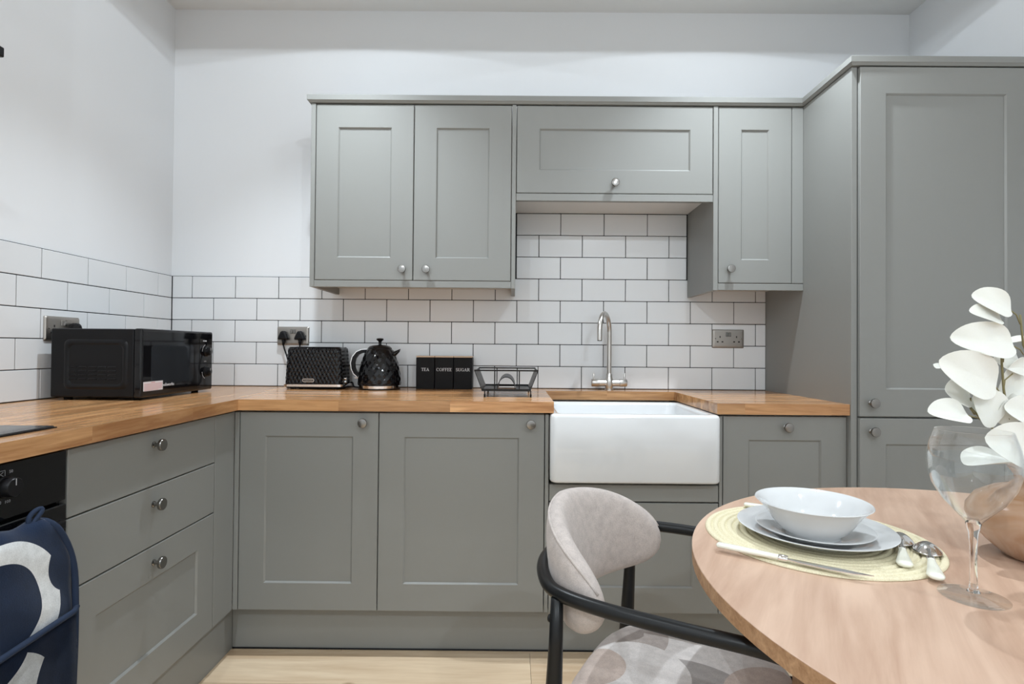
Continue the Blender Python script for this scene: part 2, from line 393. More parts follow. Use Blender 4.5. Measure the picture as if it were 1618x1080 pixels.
# ================================================================== CABINETS
DT = 0.020           # door thickness
YB = -0.630          # front plane of the back run
XL = 0.630           # front plane of the left run
YU = -0.338          # front plane of the wall cupboards
YT = -0.668          # front plane of the tall cupboard
ZB0, ZB1 = 0.166, 0.864
def frame_mesh(wd, ht, fw_=0.094, top=None, bot=None, rec=0.009):
    """shaker frame, local: x 0..wd, z 0..ht, front at y=0 facing -Y, thickness DT"""
    top = top or fw_; bot = bot or fw_
    b_ = B(); bm = b_.bm
    c = 0.0015; q = 0.005
    def ring(x0, x1, z0, z1, y): return [bm.verts.new(p) for p in ((x0, y, z0), (x1, y, z0), (x1, y, z1), (x0, y, z1))]
    R = [ring(0, wd, 0, ht, DT), ring(0, wd, 0, ht, c), ring(c, wd-c, c, ht-c, 0), ring(fw_-q, wd-fw_+q, bot-q, ht-top+q, 0),
         ring(fw_, wd-fw_, bot, ht-top, q), ring(fw_, wd-fw_, bot, ht-top, DT)]
    for a, d in zip(R, R[1:] + R[:1]):
        for k in range(4): bm.faces.new((a[k], a[(k+1) % 4], d[(k+1) % 4], d[k]))
    return b_
def shaker(parent, name, x, y, z, wd, ht, rz=0.0, fw_=0.094, top=None, bot=None, knob=None, flat=False):
    """door or drawer front whose lower left front corner stands at x, y, z"""
    top = top or fw_; bot = bot or fw_
    if flat: o = B().box(0, wd, 0, DT, 0, ht, 0.0015, 1).obj(name, 'grey_paint', parent, (x, y, z), (0, 0, rz))
    else:
        o = frame_mesh(wd, ht, fw_, top, bot).obj(name, 'grey_paint', parent, (x, y, z), (0, 0, rz))
        B().box(fw_-0.004, wd-fw_+0.004, 0.0062, 0.016, bot-0.004, ht-top+0.004).obj('panel', 'grey_paint', o)
    if knob:
        k = link('knob', knob_me, None, o, (knob[0], 0, knob[1]), (PI/2, 0, 0))
    return o
# brushed round knob, axis +Z, foot at z=0
knob_me = B().lathe([(0, -0.001), (0.0085, -0.001), (0.0085, 0.002), (0.0055, 0.004), (0.0052, 0.015), (0.009, 0.0175), (0.0155, 0.0195), (0.0165, 0.022), (0.0165, 0.0265), (0.0155, 0.0285), (0.012, 0.0292), (0, 0.0295)], 28).mesh('knob', True)
knob_me.materials.append(MAT['nickel']); knob_me.set_sharp_from_angle(angle=math.radians(35))
def local(parent, name, mat, x0, x1, y0, y1, z0, z1, r=0.0, label=None):
    """a box part given in world coordinates under an unrotated thing"""
    p = parent.location
    o = B().box(x0-p.x, x1-p.x, y0-p.y, y1-p.y, z0-p.z, z1-p.z, r, 1).obj(name, mat, parent)
    if label: o['label'] = label
    return o

# --- back run base cupboards
c = empty('base_cabinet', (0.640, -0.01, 0.0), 'narrower grey base cupboard with one shaker door in the worktop corner', 'cabinet', 'grey shaker base cupboards')
local(c, 'carcass', 'grey_carcass', 0.640, 1.139, YB+DT+0.002, -0.012, 0.168, 0.868)
shaker(c, 'door', 0.649-c.location.x, YB-c.location.y, ZB0, 1.1395-0.649, ZB1-ZB0, bot=0.100, top=0.089, knob=(0.440, 0.664))
local(c, 'corner_post', 'grey_paint', 0.6302, 0.6465, YB-0.001, YB+0.03, ZB0, ZB1, 0.001)
c = empty('base_cabinet', (1.142, -0.01, 0.0), 'wider grey base cupboard with one shaker door left of the sink', 'cabinet', 'grey shaker base cupboards')
local(c, 'carcass', 'grey_carcass', 1.1415, 1.728, YB+DT+0.002, -0.012, 0.168, 0.868)
shaker(c, 'door', 1.1425-c.location.x, YB-c.location.y, ZB0, 1.7285-1.1425, ZB1-ZB0, bot=0.100, top=0.089, knob=(0.538, 0.664))
local(c, 'end_panel', 'grey_paint', 1.7315, 1.7445, YB, -0.012, ZB0, ZB1, 0.001)
c = empty('sink_cabinet', (1.748, -0.01, 0.0), 'grey base cupboard with a single shaker door under the white sink', 'cabinet', 'grey shaker base cupboards')
local(c, 'carcass', 'grey_carcass', 1.7465, 2.346, YB+DT+0.002, -0.012, 0.168, 0.612)
shaker(c, 'rail', 1.7475-c.location.x, YB-c.location.y, 0.5585, 2.3455-1.7475, 0.058, flat=True)
shaker(c, 'door', 1.7475-c.location.x, YB-c.location.y, ZB0, 2.3455-1.7475, 0.3875, fw_=0.094)
local(c, 'end_panel', 'grey_paint', 2.3485, 2.3595, YB, -0.012, ZB0, ZB1, 0.001)
c = empty('base_cabinet', (2.363, -0.01, 0.0), 'grey shaker appliance front with a centred knob between sink and tall cupboard', 'cabinet', 'grey shaker base cupboards')
local(c, 'carcass', 'grey_carcass', 2.3615, 2.799, YB+DT+0.002, -0.012, 0.168, 0.868)
shaker(c, 'door', 2.3625-c.location.x, YB-c.location.y, ZB0, 2.7985-2.3625, ZB1-ZB0, bot=0.100, top=0.089, knob=(0.221, 0.661))
# --- left run: drawer unit (fronts face +X)
c = empty('drawer_unit', (0.02, -1.06, 0.0), 'grey three-drawer base unit with plain upper fronts and a shaker bottom drawer', 'drawers')
local(c, 'carcass', 'grey_carcass', 0.02, XL-DT-0.002, -1.354, -0.760, 0.168, 0.868)
def left_front(parent, name, y0, y1, z0, z1, **k):
    return shaker(parent, name, XL - parent.location.x, y0 - parent.location.y, z0, y1-y0, z1-z0, rz=PI/2, **k)
left_front(c, 'drawer', -1.3555, -0.7585, 0.712, ZB1, flat=True, knob=(0.288, 0.112))
left_front(c, 'drawer', -1.3555, -0.7585, 0.5480, 0.7085, flat=True, knob=(0.291, 0.113))
left_front(c, 'drawer', -1.3555, -0.7585, ZB0, 0.5445, fw_=0.094, knob=(0.295, 0.334))
local(c, 'corner_filler', 'grey_paint', 0.60, XL, -0.7555, YB-0.0015, ZB0, ZB1, 0.001)
# --- plinths
tag(B().box(0.604, 2.798, -0.574, -0.555, 0.0, 0.163).obj('plinth', 'grey_paint'), 'long grey kick board under the back run of cupboards', 'plinth', 'grey kick boards')
tag(B().box(0.575, 0.6025, -2.0, -0.5545, 0.0, 0.163).obj('plinth', 'grey_paint'), 'grey kick board under the drawers and the oven', 'plinth', 'grey kick boards')
tag(B().tube([(0.606, -0.5765, 0.003), (2.797, -0.5765, 0.003)], 0.0028, 8).obj('plinth_seal', 'black_plastic'), 'thin dark sealing strip where the back kick board meets the floor', 'seal')
# --- wall cupboards
ZU0, ZU1 = 1.3725, 2.094
c = empty('wall_cabinet', (0.779, -0.01, 1.343), 'grey two-door wall cupboard at the left end of the row', 'cabinet', 'grey wall cupboards')
p = c.location
local(c, 'carcass', 'white_board', 0.7975, 1.6035, YU+DT+0.002, -0.010, 1.3725, 2.097)
local(c, 'end_panel', 'grey_paint', 0.779, 0.797, YU-0.002, -0.010, 1.343, 2.097, 0.001)
local(c, 'end_panel', 'grey_paint', 1.6045, 1.6215, YU-0.002, -0.010, 1.341, 2.097, 0.001)
local(c, 'bottom_rail', 'grey_paint', 0.7975, 1.6040, YU-0.001, YU+0.019, 1.343, 1.3695, 0.001)
shaker(c, 'door', 0.7995-p.x, YU-p.y, ZU0-p.z, 0.4005, ZU1-ZU0, fw_=0.0955, top=0.099, bot=0.097, knob=(0.361, 0.043))
shaker(c, 'door', 1.2035-p.x, YU-p.y, ZU0-p.z, 0.3985, ZU1-ZU0, fw_=0.0955, top=0.099, bot=0.097, knob=(0.055, 0.043))
c = empty('wall_cabinet', (1.6225, -0.01, 1.703), 'low grey bridging wall cupboard with a flap door above the sink', 'cabinet', 'grey wall cupboards')
p = c.location
local(c, 'carcass', 'white_board', 1.6225, 2.4295, YU+DT+0.002, -0.010, 1.7335, 2.097)
local(c, 'bottom_rail', 'grey_paint', 1.6225, 2.4295, YU-0.001, YU+0.019, 1.703, 1.7325, 0.001)
shaker(c, 'door', 1.6245-p.x, YU-p.y, 1.7355-p.z, 0.8035, ZU1-1.7355, fw_=0.097, top=0.099, bot=0.099, knob=(0.401, 0.039))
c = empty('wall_cabinet', (2.4305, -0.01, 1.341), 'narrow grey one-door wall cupboard next to the tall cupboard', 'cabinet', 'grey wall cupboards')
p = c.location
local(c, 'carcass', 'white_board', 2.4505, 2.799, YU+DT+0.002, -0.010, 1.3725, 2.097)
local(c, 'end_panel', 'grey_paint', 2.4305, 2.4495, YU-0.002, -0.010, 1.341, 2.097, 0.001)
local(c, 'bottom_rail', 'grey_paint', 2.4505, 2.799, YU-0.001, YU+0.019, 1.3425, 1.3695, 0.001)
shaker(c, 'door', 2.4525-p.x, YU-p.y, ZU0-p.z, 0.2985, ZU1-ZU0, fw_=0.097, top=0.097, bot=0.099, knob=(0.044, 0.055))
local(c, 'filler', 'grey_paint', 2.7535, 2.799, YU, YU+0.02, ZU0, ZU1, 0.001)
# --- tall cupboard
c = empty('tall_cabinet', (2.80, -0.01, 0.0), 'tall grey larder cupboard with shaker doors filling the right corner', 'cabinet')
p = c.location
local(c, 'side_panel', 'grey_paint', 2.7995, 2.8195, YT+0.013, -0.004, 0.0, 2.097, 0.001)
local(c, 'carcass', 'grey_carcass', 2.8195, XR-0.002, YT+DT+0.002, -0.012, 0.168, 2.097)
local(c, 'plinth', 'grey_paint', 2.8195, XR-0.002, YT+0.075, YT+0.095, 0.0, 0.163)
shaker(c, 'door', 2.8225-p.x, YT-p.y, 0.8705, 0.600, 2.0925-0.8705, fw_=0.094, top=0.098, bot=0.100, knob=(0.0365, 0.048))
shaker(c, 'door', 2.8225-p.x, YT-p.y, ZB0, 0.600, 0.8645-ZB0, fw_=0.094, top=0.094, bot=0.100, knob=(0.0385, 0.654))
local(c, 'filler', 'grey_paint', 3.4255, XR-0.002, YT, YT+0.02, ZB0, 2.0925, 0.001)
# --- cornice running along all wall cupboards and around the tall one
prof = [(0.0, 2.0985), (-0.004, 2.0985), (-0.008, 2.104), (-0.012, 2.108), (-0.012, 2.1275), (-0.010, 2.1295), (0.02, 2.1295), (0.02, 2.0985)]
b_ = B(); bm = b_.bm
path = [((0.775, -0.012), (-1, 0)), ((0.775, YU-0.002), (-1, 1)), ((2.7995, YU-0.002), (-1, 1)), ((2.7995, YT+0.006), (-1, 1)), ((XR-0.003, YT+0.006), (0, 1))]
rings = []
for (px_, py_), (mx_, my_) in path:
    rings.append([bm.verts.new((px_ + (o_ if mx_ else 0), py_ + (o_ if my_ else 0), z_)) for o_, z_ in prof])
for a, d in zip(rings, rings[1:]):
    for k in range(len(prof)): bm.faces.new((a[k], a[(k+1) % len(prof)], d[(k+1) % len(prof)], d[k]))
bm.faces.new(rings[0]); bm.faces.new(rings[-1][::-1])
corn = b_.obj('cornice', 'grey_paint')
tag(corn, 'slim grey cornice strip capping the wall cupboards and the tall cupboard', 'cornice')

# ================================================================== WORKTOPS (solid oak staves)
ZW0, ZW1 = 0.8715, 0.91
def staves(parent, axis, lo, hi, c0, c1, wd, seed, cuts=()):
    """rows of staves along axis between lo..hi, rows laid from c0 to c1"""
    rnd = random.Random(seed); cpos = c0; px0 = parent.location
    while cpos < c1 - 1e-6:
        c2 = min(cpos + wd, c1)
        if c1 - c2 < 0.015: c2 = c1
        spans = [(lo, hi)]
        for (k0, k1, q0, q1) in cuts:
            if cpos < k1 - 1e-6 and c2 > k0 + 1e-6:
                spans = [t for a, d in spans for t in (((a, q0), (q1, d)) if a < q0 and d > q1 else ((a, d),))]
        for a, d in spans:
            x = a - rnd.uniform(0, 0.35)
            while x < d:
                e2 = x + rnd.uniform(0.30, 0.55)
                if d - e2 < 0.06: e2 = d
                s0, s1 = max(x, a), min(e2, d)
                if s1 - s0 > 0.004:
                    if axis == 0: bx = (s0, s1, cpos, c2)
                    else: bx = (cpos, c2, s0, s1)
                    cx, cy = (bx[0]+bx[1])/2, (bx[2]+bx[3])/2
                    B().box(bx[0]-cx, bx[1]-cx, bx[2]-cy, bx[3]-cy, -(ZW1-ZW0)/2, (ZW1-ZW0)/2).obj('stave', 'worktop_x' if axis == 0 else 'worktop_y', parent, (cx-px0.x, cy-px0.y, (ZW0+ZW1)/2-px0.z))
                x = e2
        cpos = c2
YWF = -0.6493; XWF = 0.6502
wt = empty('worktop', (1.72, -0.33, ZW0), 'oiled oak block worktop along the back wall with a cut-out for the sink', 'worktop', 'oak worktops')
staves(wt, 0, XWF, 2.7985, YWF, -0.140, 0.0425, 3, cuts=((YWF, -0.140, 1.7605, 2.3335),))
staves(wt, 0, XWF, 2.7985, -0.140, -0.0095, 0.0435, 9)
wt2 = empty('worktop', (0.33, -1.0, ZW0), 'oiled oak block worktop on the hob side under the microwave', 'worktop', 'oak worktops')
staves(wt2, 1, -2.05, -0.0095, 0.0095, XWF, 0.0427, 21)
# ================================================================== SINK AND TAP
def rrect(x0, x1, y0, y1, r, n=6):
    P = []
    for cx, cy, a0 in ((x1-r, y1-r, 0), (x0+r, y1-r, PI/2), (x0+r, y0+r, PI), (x1-r, y0+r, 1.5*PI)):
        for k in range(n+1):
            a = a0 + PI/2*k/n; P.append((cx+r*math.cos(a), cy+r*math.sin(a)))
    return P
sink = empty('belfast_sink', (2.043, -0.43, 0.632), 'white fireclay butler sink with exposed front set under the oak worktop', 'sink')
sx0, sx1, sy0, sy1 = 1.7475-2.043, 2.3395-2.043, -0.678+0.43, -0.195+0.43
h = 0.238
b_ = B(); bm = b_.bm
def sring(off, z, r, io=0):
    return [bm.verts.new((x, y, z)) for x, y in rrect(sx0+off, sx1-off, sy0+off, sy1-off, r)]
L_ = [sring(0.008, 0.0, 0.020), sring(0.003, 0.003, 0.022), sring(0, 0.010, 0.024), sring(0, h-0.012, 0.024), sring(0.003, h-0.004, 0.022), sring(0.010, h, 0.020),
      sring(0.026, h, 0.028), sring(0.033, h-0.003, 0.030), sring(0.037, h-0.012, 0.032), sring(0.045, 0.05, 0.034), sring(0.058, 0.03, 0.036), sring(0.10, 0.024, 0.03)]
n_ = len(L_[0])
for a, d in zip(L_, L_[1:]):
    for k in range(n_): bm.faces.new((a[k], a[(k+1) % n_], d[(k+1) % n_], d[k]))
bm.faces.new(L_[0][::-1]); bm.faces.new(L_[-1])
basin = b_.obj('basin', 'fireclay', sink, smooth=True, auto=50)
B().lathe([(0, 0.0), (0.040, 0.0), (0.042, 0.002), (0.036, 0.003), (0.020, 0.001), (0, 0.001)], 24, (0, 0, 0.025)).obj('waste', 'chrome', sink, smooth=True)
B().lathe([(0, 0), (0.008, 0.0), (0.012, 0.004), (0.012, 0.008), (0, 0.008)], 16).xf(Matrix.Rotation(PI/2, 4, 'Y')).obj('overflow', 'chrome', sink, (sx0+0.036, 0.0, h-0.055), smooth=True)

tap = empty('mixer_tap', (2.055, -0.072, ZW1), 'brushed nickel swan-neck mixer tap with two side handles behind the sink', 'tap')
B().lathe([(0, 0), (0.021, 0), (0.021, 0.004), (0.017, 0.006), (0.017, 0.014), (0.019, 0.02), (0.019, 0.048), (0.016, 0.056), (0.0145, 0.062), (0.0145, 0.072), (0.0115, 0.076), (0, 0.076)], 24).obj('body', 'brushed_nickel', tap, smooth=True, auto=40)
pts = [(0, 0, 0.07), (0, 0, 0.15), (0, 0, 0.265)]
dv = Vector((-0.42, -0.907, 0)); R_ = 0.080
for k in range(1, 15):
    a = PI*k/14
    pts.append(tuple(dv*(R_*(1-math.cos(a))) + Vector((0, 0, 0.265 + R_*math.sin(a)))))
pts.append(tuple(dv*(2*R_) + Vector((0, 0, 0.225))))
B().tube(pts, 0.0108, 16).obj('spout', 'brushed_nickel', tap, smooth=True, auto=60)
B().tube([tuple(dv*(2*R_) + Vector((0, 0, 0.226))), tuple(dv*(2*R_) + Vector((0, 0, 0.222)))], 0.0095, 16).obj('aerator', 'black_plastic', tap)
for s in (-1, 1):
    hnd = B().tube([(s*0.012, 0, 0.034), (s*0.047, 0, 0.034)], 0.0155, 20).obj('arm', 'brushed_nickel', tap, smooth=True, auto=50)
    B().tube([(s*0.048, 0, 0.034), (s*0.079, 0, 0.034), (s*0.081, 0, 0.034)], [0.0172, 0.0172, 0.0155], 20).obj('valve_handle', 'brushed_nickel', tap, smooth=True, auto=50)
    B().tube([(s*0.070, 0, 0.046), (s*0.070, 0, 0.076), (s*0.070, 0, 0.0775)], [0.0042, 0.0042, 0.003], 12).obj('lever', 'brushed_nickel', tap, smooth=True, auto=50)

# ================================================================== SOCKETS AND PLUGS
def socket(name, loc, rz, label, skip=()):
    s = empty(name, loc, label, 'socket', 'brushed steel double sockets', rz)
    # local: x right, z up, plate stands off the wall toward -Y
    b_ = B(); bm = b_.bm
    def rr(off, y): return [bm.verts.new((x, y, z)) for x, z in rrect(-0.0745+off, 0.0745-off, -0.043+off, 0.043-off, 0.005, 4)]
    Q = [rr(0, 0), rr(0, -0.0035), rr(0.0035, -0.0075), rr(0.010, -0.0085)]; n = len(Q[0])
    for a, d in zip(Q, Q[1:]):
        for k in range(n): bm.faces.new((a[k], a[(k+1) % n], d[(k+1) % n], d[k]))
    bm.faces.new(Q[0][::-1]); bm.faces.new(Q[-1])
    b_.obj('faceplate', 'steel_plate', s)
    for q in (-1, 1):
        B().box(q*0.0065-0.006, q*0.0065+0.006, -0.0115, -0.008, 0.010, 0.030, 0.001, 1).obj('rocker_switch', 'nickel', s)
        B().lathe([(0, 0), (0.003, 0), (0.003, 0.0008), (0, 0.001)], 10).xf(Matrix.Rotation(PI/2, 4, 'X')).obj('screw', 'nickel', s, (q*0.0605, -0.0084, 0.0))
        if q in skip: continue
        B().box(q*0.0385-0.0025, q*0.0385+0.0025, -0.0089, -0.0083, 0.004, 0.0125, 0.0).obj('earth_hole', 'dark_hole', s)
        for k in (-1, 1): B().box(q*0.0385+k*0.0112-0.0042, q*0.0385+k*0.0112+0.0042, -0.0089, -0.0083, -0.0175, -0.0115, 0.0).obj('pin_hole', 'dark_hole', s)
    return s
socket('double_socket', (0.5835, -0.0085, 1.147), 0, 'brushed steel double socket behind the toaster with two black plugs in it', (-1, 1))
socket('double_socket', (2.6208, -0.0085, 1.1505), 0, 'empty brushed steel double socket on the tiles right of the tap')
socket('double_socket', (0.0085, -0.633, 1.153), PI/2, 'brushed steel double socket on the left wall above the microwave', (1,))
def plug(loc, rz, label, cord):
    o = empty('power_plug', loc, label, 'plug', 'black three-pin plugs', rz)
    prof = [(-0.0235, -0.016), (0.0235, -0.016), (0.0255, -0.010), (0.023, -0.002), (0.013, 0.020), (0.006, 0.025), (-0.006, 0.025), (-0.013, 0.020), (-0.023, -0.002), (-0.0255, -0.010)]
    b_ = B(); bm = b_.bm
    Q = [[bm.verts.new((x*k, y, z*k)) for x, z in prof] for y, k in ((0, 0.93), (-0.006, 1.0), (-0.017, 1.0), (-0.023, 0.86), (-0.026, 0.6))]
    n = len(prof)
    for a, d in zip(Q, Q[1:]):
        for k in range(n): bm.faces.new((a[k], a[(k+1) % n], d[(k+1) % n], d[k]))
    bm.faces.new(Q[0][::-1]); bm.faces.new(Q[-1])
    b_.obj('plug_body', 'black_plastic', o)
    B().tube([(0, -0.011, -0.012), (0, -0.012, -0.026), (0, -0.012, -0.042)], [0.0085, 0.007, 0.0045], 10).obj('strain_relief', 'black_plastic', o, smooth=True)
    cu = [Vector(p) for p in cord]; pts = []
    for i in range(len(cu)-1):     # Catmull-Rom
        p0, p1, p2, p3 = cu[max(i-1, 0)], cu[i], cu[i+1], cu[min(i+2, len(cu)-1)]
        for k in range(6):
            t = k/6
            pts.append(0.5*((2*p1) + (p2-p0)*t + (2*p0-5*p1+4*p2-p3)*t*t + (3*p1-p0-3*p2+p3)*t**3))
    pts.append(cu[-1])
    B().tube(pts, 0.0035, 8).obj('cord', 'black_plastic', o, smooth=True)
    return o
plug((0.5835-0.0385, -0.018, 1.1445), 0, 'left black plug in the socket behind the toaster with its cord hanging free', [(0, -0.012, -0.040), (0.006, -0.013, -0.06), (0.020, -0.013, -0.10), (0.03, -0.013, -0.15), (0.02, -0.014, -0.19), (0.026, -0.016, -0.222), (0.045, -0.016, -0.229), (0.065, -0.016, -0.229)])
plug((0.5835+0.0385, -0.018, 1.1445), 0, 'right black plug in the socket behind the toaster', [(0, -0.012, -0.040), (0, -0.013, -0.10), (0.01, -0.013, -0.20), (0.04, -0.014, -0.2285), (0.20, -0.014, -0.229), (0.250, -0.03, -0.21), (0.275, -0.07, -0.228), (0.33, -0.055, -0.229)])
plug((0.018, -0.633+0.0385, 1.150), PI/2, 'black plug in the left wall socket half hidden by the microwave', [(0, -0.012, -0.040), (0, -0.013, -0.10), (0.02, -0.013, -0.20), (0.08, -0.014, -0.2335)])

# ================================================================== MICROWAVE
mw = empty('microwave', (0.21, -0.515, ZW1), 'black countertop microwave with a dark glass door on the corner worktop', 'microwave')
def L(x, y, z): return (x-0.21, y+0.515, z-ZW1)
my0, my1, mz0, mz1, mx0, mx1 = -0.730, -0.300, 0.9205, 1.152, 0.055, 0.336
b_ = B(); x0, y0, z0 = L(mx0, my0, mz0); x1, y1, z1 = L(mx1, my1, mz1)
b_.box(x0, x1, y0, y1, z0, z1, 0.004, 2); b_.obj('case', 'black_satin', mw)
# pressed rib frame on the side facing the camera
b_ = B(); bm = b_.bm
def sr(off, y, lo=(0.045, 0.026), hi=(0.262, 0.196)):
    return [bm.verts.new((x0+X_, y, z0+Z_)) for X_, Z_ in rrect(lo[0]+off, hi[0]-off, lo[1]+off, hi[1]-off, 0.018, 4)]
Q = [sr(0.0, y0+0.001), sr(0.004, y0-0.0035), sr(0.014, y0-0.0035), sr(0.019, y0+0.0005)]; n = len(Q[0])
for a, d in zip(Q, Q[1:]):
    for k in range(n): bm.faces.new((a[k], a[(k+1) % n], d[(k+1) % n], d[k]))
b_.obj('pressed_rib', 'black_satin', mw, smooth=True)
for i in range(5):
    for j in range(4):
        xx = x0 + 0.062 + i*0.0335; zz = z0 + 0.058 + j*0.0135
        B().box(xx, xx+0.026, y0-0.0025, y0+0.001, zz, zz+0.0055, 0.001, 1).obj('vent_louvre', 'black_satin', mw)
# front door frame and glass
fx0, fx1 = L(0.337, 0, 0)[0], L(0.3635, 0, 0)[0]
B().box(fx0, fx1, y0-0.002, y1+0.002, z0-0.002, z1+0.002, 0.006, 3).obj('front_frame', 'black_gloss', mw)
dr = B().box(fx1-0.001, fx1+0.0015, y0+0.004, y1-0.096, z0+0.006, z1-0.006, 0.0006, 1).obj('door', 'black_gloss', mw)
dr['label'] = 'dark mirror-glass door'
B().prism(rrect(y0+0.045, y1-0.135, z0+0.040, z1-0.055, 0.012, 4), 0, fx1+0.001, fx1+0.0022).obj('window', 'hob_glass', dr)
B().box(fx1-0.001, fx1+0.0015, y1-0.093, y1-0.004, z0+0.006, z1-0.006, 0.0006, 1).obj('control_panel', 'black_gloss', mw)
for q, zz in enumerate((z1-0.078, z0+0.072)):
    k = B().lathe([(0, 0), (0.021, 0), (0.021, 0.004), (0.018, 0.006), (0.0165, 0.016), (0.014, 0.0175), (0, 0.0175)], 24).xf(Matrix.Rotation(PI/2, 4, 'Y')).obj('dial', 'black_satin', mw, (fx1+0.0015, y1-0.047, zz), smooth=True, auto=40)
    B().box(0.016, 0.0185, -0.0012, 0.0012, 0.004, 0.014).obj('dial_pointer', 'print_grey', k)
    for t in range(6):
        a = PI*0.62 + t*0.22
        B().box(0, 0.0004, -0.0014, 0.0014, -0.0014, 0.0014).obj('dial_mark', 'print_white', mw, (fx1+0.0016, y1-0.047+0.028*math.cos(a), zz+0.028*math.sin(a)*(-1 if q else 1)))
def flat_text(parent, body, size, mat, loc, rot, ext=0.0002):
    return link('lettering', text_mesh(body, size, ext), mat, parent, loc, rot)
flat_text(mw, 'POWER', 0.0075, 'print_white', (fx1+0.0018, y1-0.058, z1-0.036), (PI/2, 0, PI/2))
flat_text(mw, 'TIMER', 0.0065, 'print_grey', (fx1+0.0018, y1-0.055, z1-0.118), (PI/2, 0, PI/2))
flat_text(mw, 'cookworks', 0.0165, 'print_white', (fx1+0.0024, y0+0.136, z0+0.036), (PI/2, 0, PI/2))
st = B().box(fx1+0.0022, fx1+0.0028, y0+0.006, y0+0.108, z0+0.020, z0+0.052).obj('warning_sticker', 'sticker_paper', mw)
st['label'] = 'white paper sticker with red print'
for k in range(7):
    B().box(fx1+0.0028, fx1+0.0030, y0+(0.010 if k else 0.045), y0+(0.104 - (0.02 if k == 6 else 0) - (0.038 if k == 0 else 0)), z0+0.0475-k*0.0042, z0+0.0487-k*0.0042 + (0.0008 if k == 0 else 0)).obj('print_line', 'red_print', st)
for fx in (mx0+0.03, mx1-0.02):
    for fy in (my0+0.04, my1-0.04):
        lx, ly, _ = L(fx, fy, 0)
        B().lathe([(0, 0), (0.012, 0), (0.014, 0.011), (0, 0.011)], 14, (lx, ly, 0)).obj('foot', 'rubber', mw)

# ================================================================== TOASTER
ts = empty('toaster', (0.737, -0.105, ZW1), 'black faceted two-slice toaster with a chrome base strip below the socket', 'toaster')
TW, TD, TH0, TH1 = 0.127, 0.072, 0.022, 0.186
TN = 168
def outline(hx, hy, r, n):
    """rounded rectangle sampled evenly along its edge"""
    P = [Vector(p) for p in rrect(-hx, hx, -hy, hy, r, 8)]; P.append(P[0])
    Ls = [0.0]
    for a, d in zip(P, P[1:]): Ls.append(Ls[-1] + (d-a).length)
    out = []; k = 0
    for i in range(n):
        t = Ls[-1]*i/n
        while Ls[k+1] < t: k += 1
        f = (t-Ls[k])/max(1e-9, Ls[k+1]-Ls[k]); out.append(P[k].lerp(P[k+1], f))
    return out
def facet(u, v): return abs(((u+v) % 2)-1) + abs(((u-v) % 2)-1) - 1.0     # diamond relief, -1..1
TOUT = outline(TW, TD, 0.024, TN)
def toaster_pt(i, j, nv=40):
    v = j/(nv-1); k = 1 - 0.055*v - 0.02*v*v
    if v > 0.93: k -= 0.05*((v-0.93)/0.07)**2
    p = TOUT[i] * k; z = TH0 + (TH1-TH0)*v
    nx, ny = TOUT[i].x/TW, TOUT[i].y/TD; nx, ny = nx**9, ny**9; l = math.hypot(nx, ny) or 1
    d = 0.0016*facet(i/TN*44*2, z*30*2) if 0.04 < v < 0.95 else 0.0
    return (p.x + nx/l*d, p.y + ny/l*d, z)
b_ = B(); V = b_.grid(toaster_pt, TN, 40, cu=True); b_.bm.faces.new([r[-1] for r in V]); b_.bm.faces.new([r[0] for r in V][::-1])
b_.obj('shell', 'black_gloss', ts)
for s in (-1, 1): B().box(-0.085, 0.085, s*0.025-0.012, s*0.025+0.012, TH1-0.001, TH1+0.0008).obj('bread_slot', 'dark_hole', ts)
B().prism(rrect(-TW-0.004, TW+0.004, -TD-0.004, TD+0.004, 0.02, 5), 2, 0.012, 0.022).obj('base_strip', 'chrome', ts)
B().prism(rrect(-TW+0.004, TW-0.004, -TD+0.004, TD-0.004, 0.02, 5), 2, 0.006, 0.012).obj('base', 'black_plastic', ts)
bd = B().prism(rrect(-0.026, 0.026, -0.0075, 0.0075, 0.0074, 5), 2, 0, 0.002).xf(Matrix.Rotation(PI/2, 4, 'X')).obj('badge', 'chrome', ts, (-0.017, -TD-0.0030, 0.040))
B().prism(rrect(-0.0235, 0.0235, -0.0055, 0.0055, 0.0054, 5), 2, 0.0, 0.0004).xf(Matrix.Rotation(PI/2, 4, 'X')).obj('badge_field', 'black_satin', bd, (0, -0.002, 0))
flat_text(bd, 'DAEWOO', 0.0085, 'chrome', (0, -0.0026, 0), (PI/2, 0, 0))
for sx in (-1, 1):
    for sy in (-1, 1): B().lathe([(0, 0), (0.008, 0), (0.009, 0.006), (0, 0.006)], 12, (sx*(TW-0.03), sy*(TD-0.02), 0)).obj('foot', 'rubber', ts)
for zz in (0.046, 0.032): B().tube([(TW-0.004, -0.032, zz), (TW+0.011, -0.032, zz)], 0.007, 14).obj('dial', 'chrome', ts)
B().box(TW-0.006, TW+0.014, -0.012, 0.012, 0.100, 0.108, 0.002, 1).obj('lever', 'black_plastic', ts)

# ================================================================== KETTLE
kt = empty('kettle', (1.017, -0.118, ZW1), 'black faceted dome kettle with a chrome-edged handle between toaster and canisters', 'kettle')
B().lathe([(0, 0.0), (0.086, 0), (0.092, 0.002), (0.092, 0.005), (0, 0.005)], 36).obj('power_base', 'black_plastic', kt)
B().lathe([(0, 0.005), (0.086, 0.005), (0.0895, 0.0065), (0.0895, 0.018), (0.087, 0.019), (0, 0.019)], 40).obj('chrome_band', 'chrome', kt, smooth=True, auto=40)
KP = [(0.0945, 0.019), (0.0942, 0.04), (0.0915, 0.065), (0.087, 0.09), (0.081, 0.115), (0.0745, 0.138), (0.067, 0.158), (0.060, 0.172), (0.052, 0.181)]
def kprof(t):
    f = t*(len(KP)-1); i = min(int(f), len(KP)-2); u = f-i
    return tuple(KP[i][k]*(1-u) + KP[i+1][k]*u for k in (0, 1))
